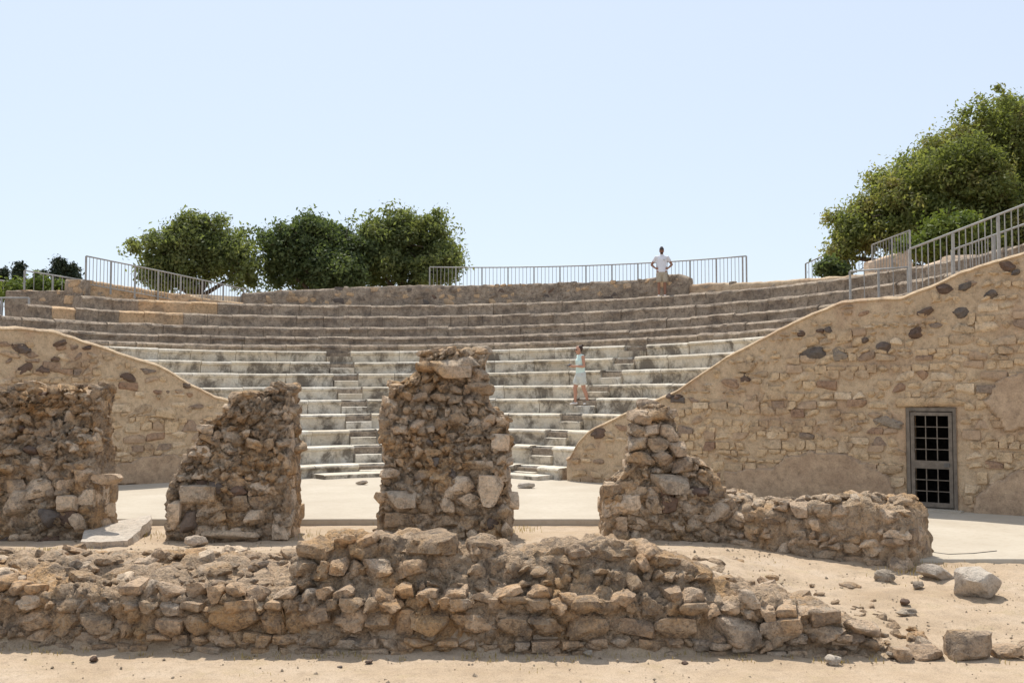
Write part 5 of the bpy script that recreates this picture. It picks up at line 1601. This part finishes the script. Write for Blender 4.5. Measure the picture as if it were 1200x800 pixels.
def woman():
    # on the right stair flight, facing left
    tgt = atY(676, 474, 29.4)
    best = None
    for i, row in enumerate(ROWS):
        if abs(row[1] - tgt.z) < (best[0] if best else 9): best = (abs(row[1] - tgt.z), i)
    i = best[1]
    row = ROWS[i]
    Rm = row[0] + 0.13
    tt = -1.0
    while True:
        p = cav(Rm, tt)
        if 600 + FPX * p.x / p.y >= 680: break
        tt += 0.001
    base = cav(Rm, tt); base.z = (zrow(row, base.x) + zrow(ROWS[i - 1], base.x)) / 2 + 0.02
    root = thing('person', base, 'person in sleeveless mint top and pale shorts standing on the marble rows', 'person')
    X = Matrix.Identity(4)
    # local frame: faces -Y, then turned to face left and a little towards the camera
    sh = [V((-.17, .0, 1.37)), V((.17, .0, 1.37))]
    el = [V((-.21, .0, 1.10)), V((.21, .02, 1.09))]
    wr = [V((-.10, -.235, 1.09)), V((.10, -.24, 1.10))]
    hips = [V((-.09, 0, .86)), V((.09, 0, .86))]
    kn = [V((-.09, -.13, .47)), V((.09, .06, .47))]
    an = [V((-.09, -.12, .085)), V((.09, .20, .085))]
    def body(bm):
        chain(bm, [(0, .01, .84, .16, .115), (0, .0, .98, .13, .095), (0, .0, 1.12, .135, .10), (0, -.005, 1.27, .15, .105), (0, .005, 1.38, .10, .07)], 18)
        chain(bm, [(0, .0, 1.37, .05, .05), (0, -.025, 1.48, .046, .048)], 14)
        chain(bm, [(0, -.075, 1.475, .045, .058), (0, -.065, 1.53, .066, .084), (0, -.045, 1.59, .072, .094), (0, -.03, 1.63, .062, .082)], 18)
        chain(bm, [(0, -.150, 1.555, .009, .009), (0, -.158, 1.53, .013, .012)], 8)
        for s in (-1, 1): chain(bm, [(s * .072, -.04, 1.56, .011, .018), (s * .074, -.045, 1.535, .008, .012)], 8)
        for k, s in ((0, -1), (1, 1)):
            chain(bm, [(*sh[k], .05, .05), (*(sh[k].lerp(el[k], .5)), .043, .043), (*el[k], .036, .036)], 12)
            chain(bm, [(*el[k], .036, .036), (*(el[k].lerp(wr[k], .35)), .036, .036), (*wr[k], .024, .024)], 12)
            hand(bm, wr[k], V((-s * .35, -.9, .15)), V((0, -.1, 1)), .92, 0.9, s)
            chain(bm, [(*hips[k], .095, .10), (*(hips[k].lerp(kn[k], .5)), .078, .082), (*kn[k], .054, .056)], 14)
            m = kn[k].lerp(an[k], .35)
            chain(bm, [(*kn[k], .054, .056), (m.x, m.y + .015, m.z, .053, .056), (*(kn[k].lerp(an[k], .75)), .038, .04), (*an[k], .033, .036)], 14)
            a = an[k]
            chain(bm, [(a.x, a.y + .03, .04, .03, .03), (a.x + s * .01, a.y - .07, .035, .036, .026), (a.x + s * .015, a.y - .13, .026, .034, .018)], 12)
    remeshed('body', body, M['skin'], root, X, 0.0075, 4)
    def top(bm):
        chain(bm, [(0, .01, .83, .185, .14), (0, .0, .96, .158, .122), (0, .0, 1.12, .155, .122), (0, -.01, 1.26, .165, .128), (0, .0, 1.36, .125, .09), (0, .0, 1.40, .10, .075)], 20)
        for k, s in ((0, -1), (1, 1)):
            chain(bm, [(s * .10, 0, 1.38, .05, .05), (s * .155, 0, 1.385, .05, .05)], 10)
    remeshed('top', top, M['mint_cloth'], root, X, 0.011, 3)
    def shorts(bm):
        chain(bm, [(0, .005, .96, .15, .112), (0, .01, .90, .178, .138), (0, .01, .82, .19, .146), (0, .01, .77, .178, .135)], 20)
        for k in (0, 1):
            q = hips[k].lerp(kn[k], .62)
            chain(bm, [(hips[k].x, hips[k].y, .82, .108, .118), (*(hips[k].lerp(q, .6)), .106, .112), (*q, .104, .108)], 16)
    remeshed('shorts', shorts, M['grey_cloth'], root, X, 0.011, 3)
    for k, s in ((0, -1), (1, 1)):
        a = an[k]
        def shoe(bm, a=a, s=s):
            chain(bm, [(a.x, a.y + .045, .045, .036, .04), (a.x, a.y - .01, .048, .038, .042), (a.x + s * .01, a.y - .09, .036, .043, .032), (a.x + s * .015, a.y - .145, .03, .039, .023)], 14)
        remeshed('shoe', shoe, M['shoe'], root, X, 0.008, 2)
    def hair(bm):
        chain(bm, [(0, -.02, 1.555, .074, .075), (0, -.005, 1.60, .080, .088), (0, -.02, 1.645, .072, .085)], 18)
        chain(bm, [(0, .05, 1.67, .036, .036), (0, .075, 1.70, .036, .036)], 12)
    remeshed('hair', hair, M['hair'], root, X, 0.008, 2)
    def glasses(bm):
        for s in (-1, 1): chain(bm, [(s * .015, -.142, 1.565, .012, .016), (s * .05, -.132, 1.567, .012, .016)], 10)
        chain(bm, [(-.02, -.146, 1.568, .006, .006), (.02, -.146, 1.568, .006, .006)], 8)
    remeshed('sunglasses', glasses, M['black'], root, X, 0.006, 1)
    def mouth(bm): chain(bm, [(-.018, -.130, 1.500, .006, .006), (.018, -.130, 1.500, .006, .006)], 8)
    remeshed('mouth', mouth, M['lips'], root, X, 0.004, 1)
    rz = math.radians(-68)
    root.rotation_euler.z = rz
    # phone in the hands
    mb = MB(); mb.box(V((0, 0, 0)), .155, .085, .022)
    o = mb.obj('phone', M['black'], None)
    loc = Matrix.Rotation(rz, 4, 'Z') @ V((0, -.345, 1.135))
    o.location = base + loc
    o.rotation_euler = (0.5, 0, rz)
    tag(o, 'small black phone held by the person on the marble rows', 'phone')
woman()
